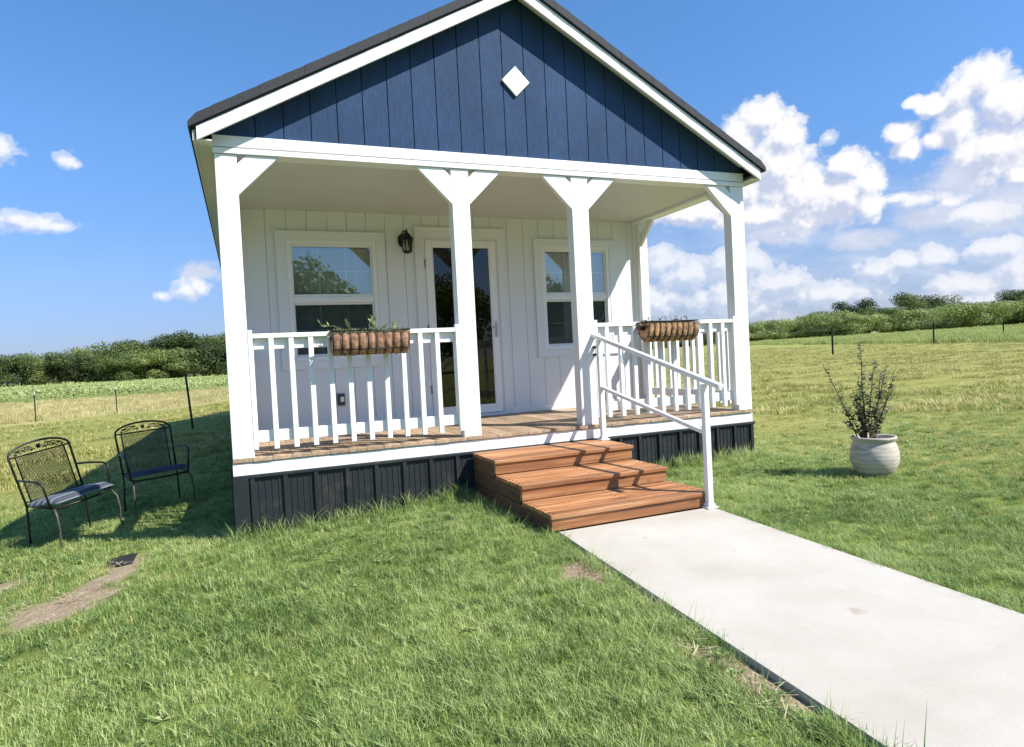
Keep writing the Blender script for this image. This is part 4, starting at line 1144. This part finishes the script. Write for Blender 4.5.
PUFFS = [
 (43.89,17.72,2.21,1.71),(42.01,16.54,1.82,1.9),(45.55,16.21,1.73,1.72),(44.79,14.11,3.25,2.94),(42.01,12.97,3.02,3.4),(46.46,11.6,3.17,2.97),(49.91,13.28,1.74,1.43),(51.22,11.97,1.44,1.57),(49.63,11.13,2.67,2.04),(51.16,10.15,1.32,1.45),(37.97,11.32,3.56,1.27),(43.44,10.46,4.39,1.39),
 (58.61,17.29,1.65,1.73),(57.15,16.58,1.49,1.53),(59.67,15.3,2.12,2.49),(55.65,16.28,1.44,.95),(54.44,16.8,.85,.55),(53.61,14.84,1.37,.95),(53.89,13.75,1.24,1.1),(57.09,14.62,1.94,1.44),(59.31,12.47,3.17,2.58),(62.04,14.37,2.46,3.03),(65.5,14.5,3.5,4.5),(55.57,13.95,1.19,.81),(60.3,10.8,1.3,.8)]
def vadd(v, d):
    n = nt.nodes.new('ShaderNodeVectorMath'); n.operation = 'ADD'; n.inputs[1].default_value = d; nt.links.new(v, n.inputs[0]); return n.outputs[0]
def vscale(v, d):
    n = nt.nodes.new('ShaderNodeVectorMath'); n.operation = 'MULTIPLY'; n.inputs[1].default_value = d; nt.links.new(v, n.inputs[0]); return n.outputs[0]
LOW = [(35.34,7.47,2.78,1.82),(37.34,6.22,3.2,2.14),(40.19,7.05,2.03,1.78),(42.37,6.84,2.27,2.07),(44.34,4.8,3.29,1.99),(40.85,3.87,4.57,2.04),(48.32,3.89,4.07,1.4),(51.79,5.23,2.57,1.05),(53.43,5.64,1.63,1.03),(55.31,5.7,1.8,1.15),(57.06,3.56,3.38,1.42),(59.13,5.77,2.69,1.5),(60.19,4.25,2.61,2.71),(58.35,8.29,2.47,1.22),(56.73,2.52,4.48,1.0),(34.36,4.34,4.1,1.69)]
GREY = [(-2.82,8.0,2.4,1.3),(56.98,10.94,3.3,2.9),(59.2,8.49,3.4,3.5),(55.1,8.82,3.2,1.5),(47.83,9.89,4.3,2.2),(44.87,8.9,4.5,1.7),(50.53,7.64,3.9,1.1),(61.5,11,3.5,4)]
def field(vec, detail, puffs=PUFFS, am=1.0, av=.40):
    cur = None
    for (a, e, rx, ry) in puffs:
        m = nt.nodes.new('ShaderNodeVectorMath'); m.operation = 'MULTIPLY_ADD'; m.inputs[1].default_value = (1/rx, 1/ry, 0); m.inputs[2].default_value = (-a/rx, -e/ry, 0)
        nt.links.new(vec, m.inputs[0]); l = nt.nodes.new('ShaderNodeVectorMath'); l.operation = 'LENGTH'; nt.links.new(m.outputs[0], l.inputs[0])
        o = l.outputs['Value']
        if cur is None: cur = o
        else:
            n = nt.nodes.new('ShaderNodeMath'); n.operation = 'SMOOTH_MIN'; n.inputs[2].default_value = .22
            nt.links.new(cur, n.inputs[0]); nt.links.new(o, n.inputs[1]); cur = n.outputs[0]
    n1 = tex(nt, vec, .55, detail, .66, .3)
    vo = nt.nodes.new('ShaderNodeTexVoronoi'); vo.feature = 'SMOOTH_F1'; vo.inputs['Scale'].default_value = .95; vo.inputs['Smoothness'].default_value = .6
    ds = nt.nodes.new('ShaderNodeVectorMath'); ds.operation = 'ADD'
    tn = nt.nodes.new('ShaderNodeTexNoise'); tn.inputs['Scale'].default_value = 1.1; tn.inputs['Detail'].default_value = 3; nt.links.new(vec, tn.inputs['Vector'])
    nt.links.new(vec, ds.inputs[0]); nt.links.new(vscale(tn.outputs['Color'], (.9, .9, 0)), ds.inputs[1]); nt.links.new(ds.outputs[0], vo.inputs['Vector'])
    try: vo.inputs['Detail'].default_value = 2.0
    except Exception: pass
    dn = math_(nt, 'ADD', math_(nt, 'MULTIPLY', math_(nt, 'SUBTRACT', n1, .5), am), math_(nt, 'MULTIPLY', math_(nt, 'SUBTRACT', .42, vo.outputs['Distance']), av))
    return math_(nt, 'ADD', math_(nt, 'SUBTRACT', 1.0, cur), dn)
f0 = field(AE, 8); f1 = field(vadd(AE, (.60, .95, 0)), 3)
s0 = field(AE, 9, SOFT, 1.7, .3); s1 = field(vadd(AE, (.3, .5, 0)), 3, SOFT, 1.25, .3)
g0 = field(AE, 5, GREY, 1.3, .2); l0 = field(AE, 6, LOW, 1.2, .35); l1 = field(vadd(AE, (.5, .7, 0)), 2, LOW, 1.2, .35)
mask = ramp(nt, math_(nt, 'ADD', f0, .27), [(0, (0, 0, 0)), (.10, (.12, .12, .12)), (.24, (.62, .62, .62)), (.50, (.97, .97, .97))], 'EASE')
sh = math_(nt, 'MULTIPLY_ADD', math_(nt, 'SUBTRACT', f0, f1), 1.5, .56, True)        # billows lit from the sun's side
deep = ramp(nt, f1, [(.15, (1, 1, 1)), (1.25, (.35, .35, .35))])
shade = math_(nt, 'MULTIPLY', sh, 1.0, clamp=True)
ccol = ramp(nt, math_(nt, 'ADD', math_(nt, 'MULTIPLY', shade, .75), math_(nt, 'MULTIPLY', deep, .25)), [(.22, (.56, .62, .79)), (.48, (.73, .76, .87)), (.70, (.90, .90, .94)), (.95, (1.0, .985, .98))])
CB = 1.0
# low soft cloud bank on the right half of the sky and thin veils
bn = tex(nt, vscale(AE, (.11, .30, 1)), 1.0, 7, .6, .5)
bankel = ramp(nt, math_(nt, 'DIVIDE', eln, 20, clamp=True), [(.0, (.85, .85, .85)), (.15, (1, 1, 1)), (.40, (1, 1, 1)), (.55, (.5, .5, .5)), (.75, (0, 0, 0))])
bankaz = ramp(nt, math_(nt, 'DIVIDE', math_(nt, 'ADD', azn, 180), 360, clamp=True), [(.575, (0, 0, 0)), (.60, (.9, .9, .9)), (.68, (1, 1, 1)), (.705, (0, 0, 0))])
bank = math_(nt, 'MULTIPLY', ramp(nt, bn, [(.28, (0, 0, 0)), (.52, (1, 1, 1))]), math_(nt, 'MULTIPLY', bankel, bankaz))
bshade = tex(nt, vscale(AE, (.22, .55, 1)), 1.3, 6, .6, .3)
bcol = ramp(nt, bshade, [(.3, (.50, .59, .78)), (.52, (.66, .73, .87)), (.68, (.90, .91, .95))])
SKYK = 1.0
tint = mixc(nt, 1.0, sky.outputs[0], ramp(nt, math_(nt, 'DIVIDE', eln, 30, clamp=True), [(0, (.40, .44, .76)), (.25, (.64, .76, 1.04)), (.6, (.74, 1.08, 1.42)), (1, (.76, 1.22, 1.56))]), 'MULTIPLY')
def scalecol(c, k):
    n = nt.nodes.new('ShaderNodeVectorMath'); n.operation = 'SCALE'; n.inputs['Scale'].default_value = k; nt.links.new(c, n.inputs[0]); return n.outputs[0]
CL = 7.6
c = mixc(nt, math_(nt, 'MULTIPLY', bank, .45), tint, scalecol(bcol, CL))
gm = ramp(nt, g0, [(0, (0, 0, 0)), (.65, (.92, .92, .92))], 'EASE')
c = mixc(nt, gm, c, scalecol(ramp(nt, bshade, [(.3, (.56, .63, .80)), (.7, (.72, .76, .88))]), CL))
lm = ramp(nt, math_(nt, 'ADD', l0, .05), [(0, (0, 0, 0)), (.22, (.55, .55, .55)), (.6, (.80, .80, .80))], 'EASE')
lc = ramp(nt, math_(nt, 'MULTIPLY_ADD', math_(nt, 'SUBTRACT', l0, l1), 1.3, .5, True), [(.2, (.60, .67, .83)), (.6, (.82, .85, .93)), (.9, (.95, .95, .98))])
c = mixc(nt, lm, c, scalecol(lc, CL))
sm_ = ramp(nt, math_(nt, 'ADD', s0, .05), [(0, (0, 0, 0)), (.25, (.40, .40, .40)), (.7, (.88, .88, .88))], 'EASE')
sc_ = ramp(nt, math_(nt, 'MULTIPLY_ADD', math_(nt, 'SUBTRACT', s0, s1), 1.0, .6, True), [(.2, (.66, .71, .84)), (.55, (.86, .87, .93)), (.85, (.98, .97, .97))])
c = mixc(nt, sm_, c, scalecol(sc_, CL))
c = mixc(nt, mask, c, scalecol(ccol, CL))
def band(v, a, b): return math_(nt, 'MULTIPLY', math_(nt, 'GREATER_THAN', v, a), math_(nt, 'LESS_THAN', v, b))
inb = math_(nt, 'ADD', math_(nt, 'MULTIPLY', band(azn, -19, 2), band(eln, 3, 19)), math_(nt, 'MULTIPLY', band(azn, 26, 75), band(eln, -1, 23)), clamp=True)
nt.links.new(tint, bg.inputs['Color']); bg.inputs['Strength'].default_value = .085
bg2 = nt.nodes.new('ShaderNodeBackground'); nt.links.new(c, bg2.inputs['Color']); bg2.inputs['Strength'].default_value = .085
mxs = nt.nodes.new('ShaderNodeMixShader'); nt.links.new(inb, mxs.inputs[0]); nt.links.new(bg.outputs[0], mxs.inputs[1]); nt.links.new(bg2.outputs[0], mxs.inputs[2])
nt.links.new(mxs.outputs[0], nt.nodes['World Output'].inputs[0])
try: w.cycles.sampling_method = 'MANUAL'; w.cycles.sample_map_resolution = 512
except Exception: pass
ld = bpy.data.lights.new('sun', 'SUN'); ld.energy = 4.9; ld.angle = R(.53); ld.color = (1, .955, .88)
lo = bpy.data.objects.new('sun', ld); COL.objects.link(lo); lo.rotation_euler = (-SUN).to_track_quat('-Z', 'Y').to_euler(); lo.location = (6, -8, 12)

S.view_settings.view_transform = 'Standard'; S.view_settings.look = 'None'; S.view_settings.exposure = .70; S.view_settings.gamma = 1
S.render.engine = 'CYCLES'; S.cycles.use_denoising = True
S.cycles.max_bounces = 5; S.cycles.diffuse_bounces = 3; S.cycles.glossy_bounces = 3; S.cycles.transparent_max_bounces = 10
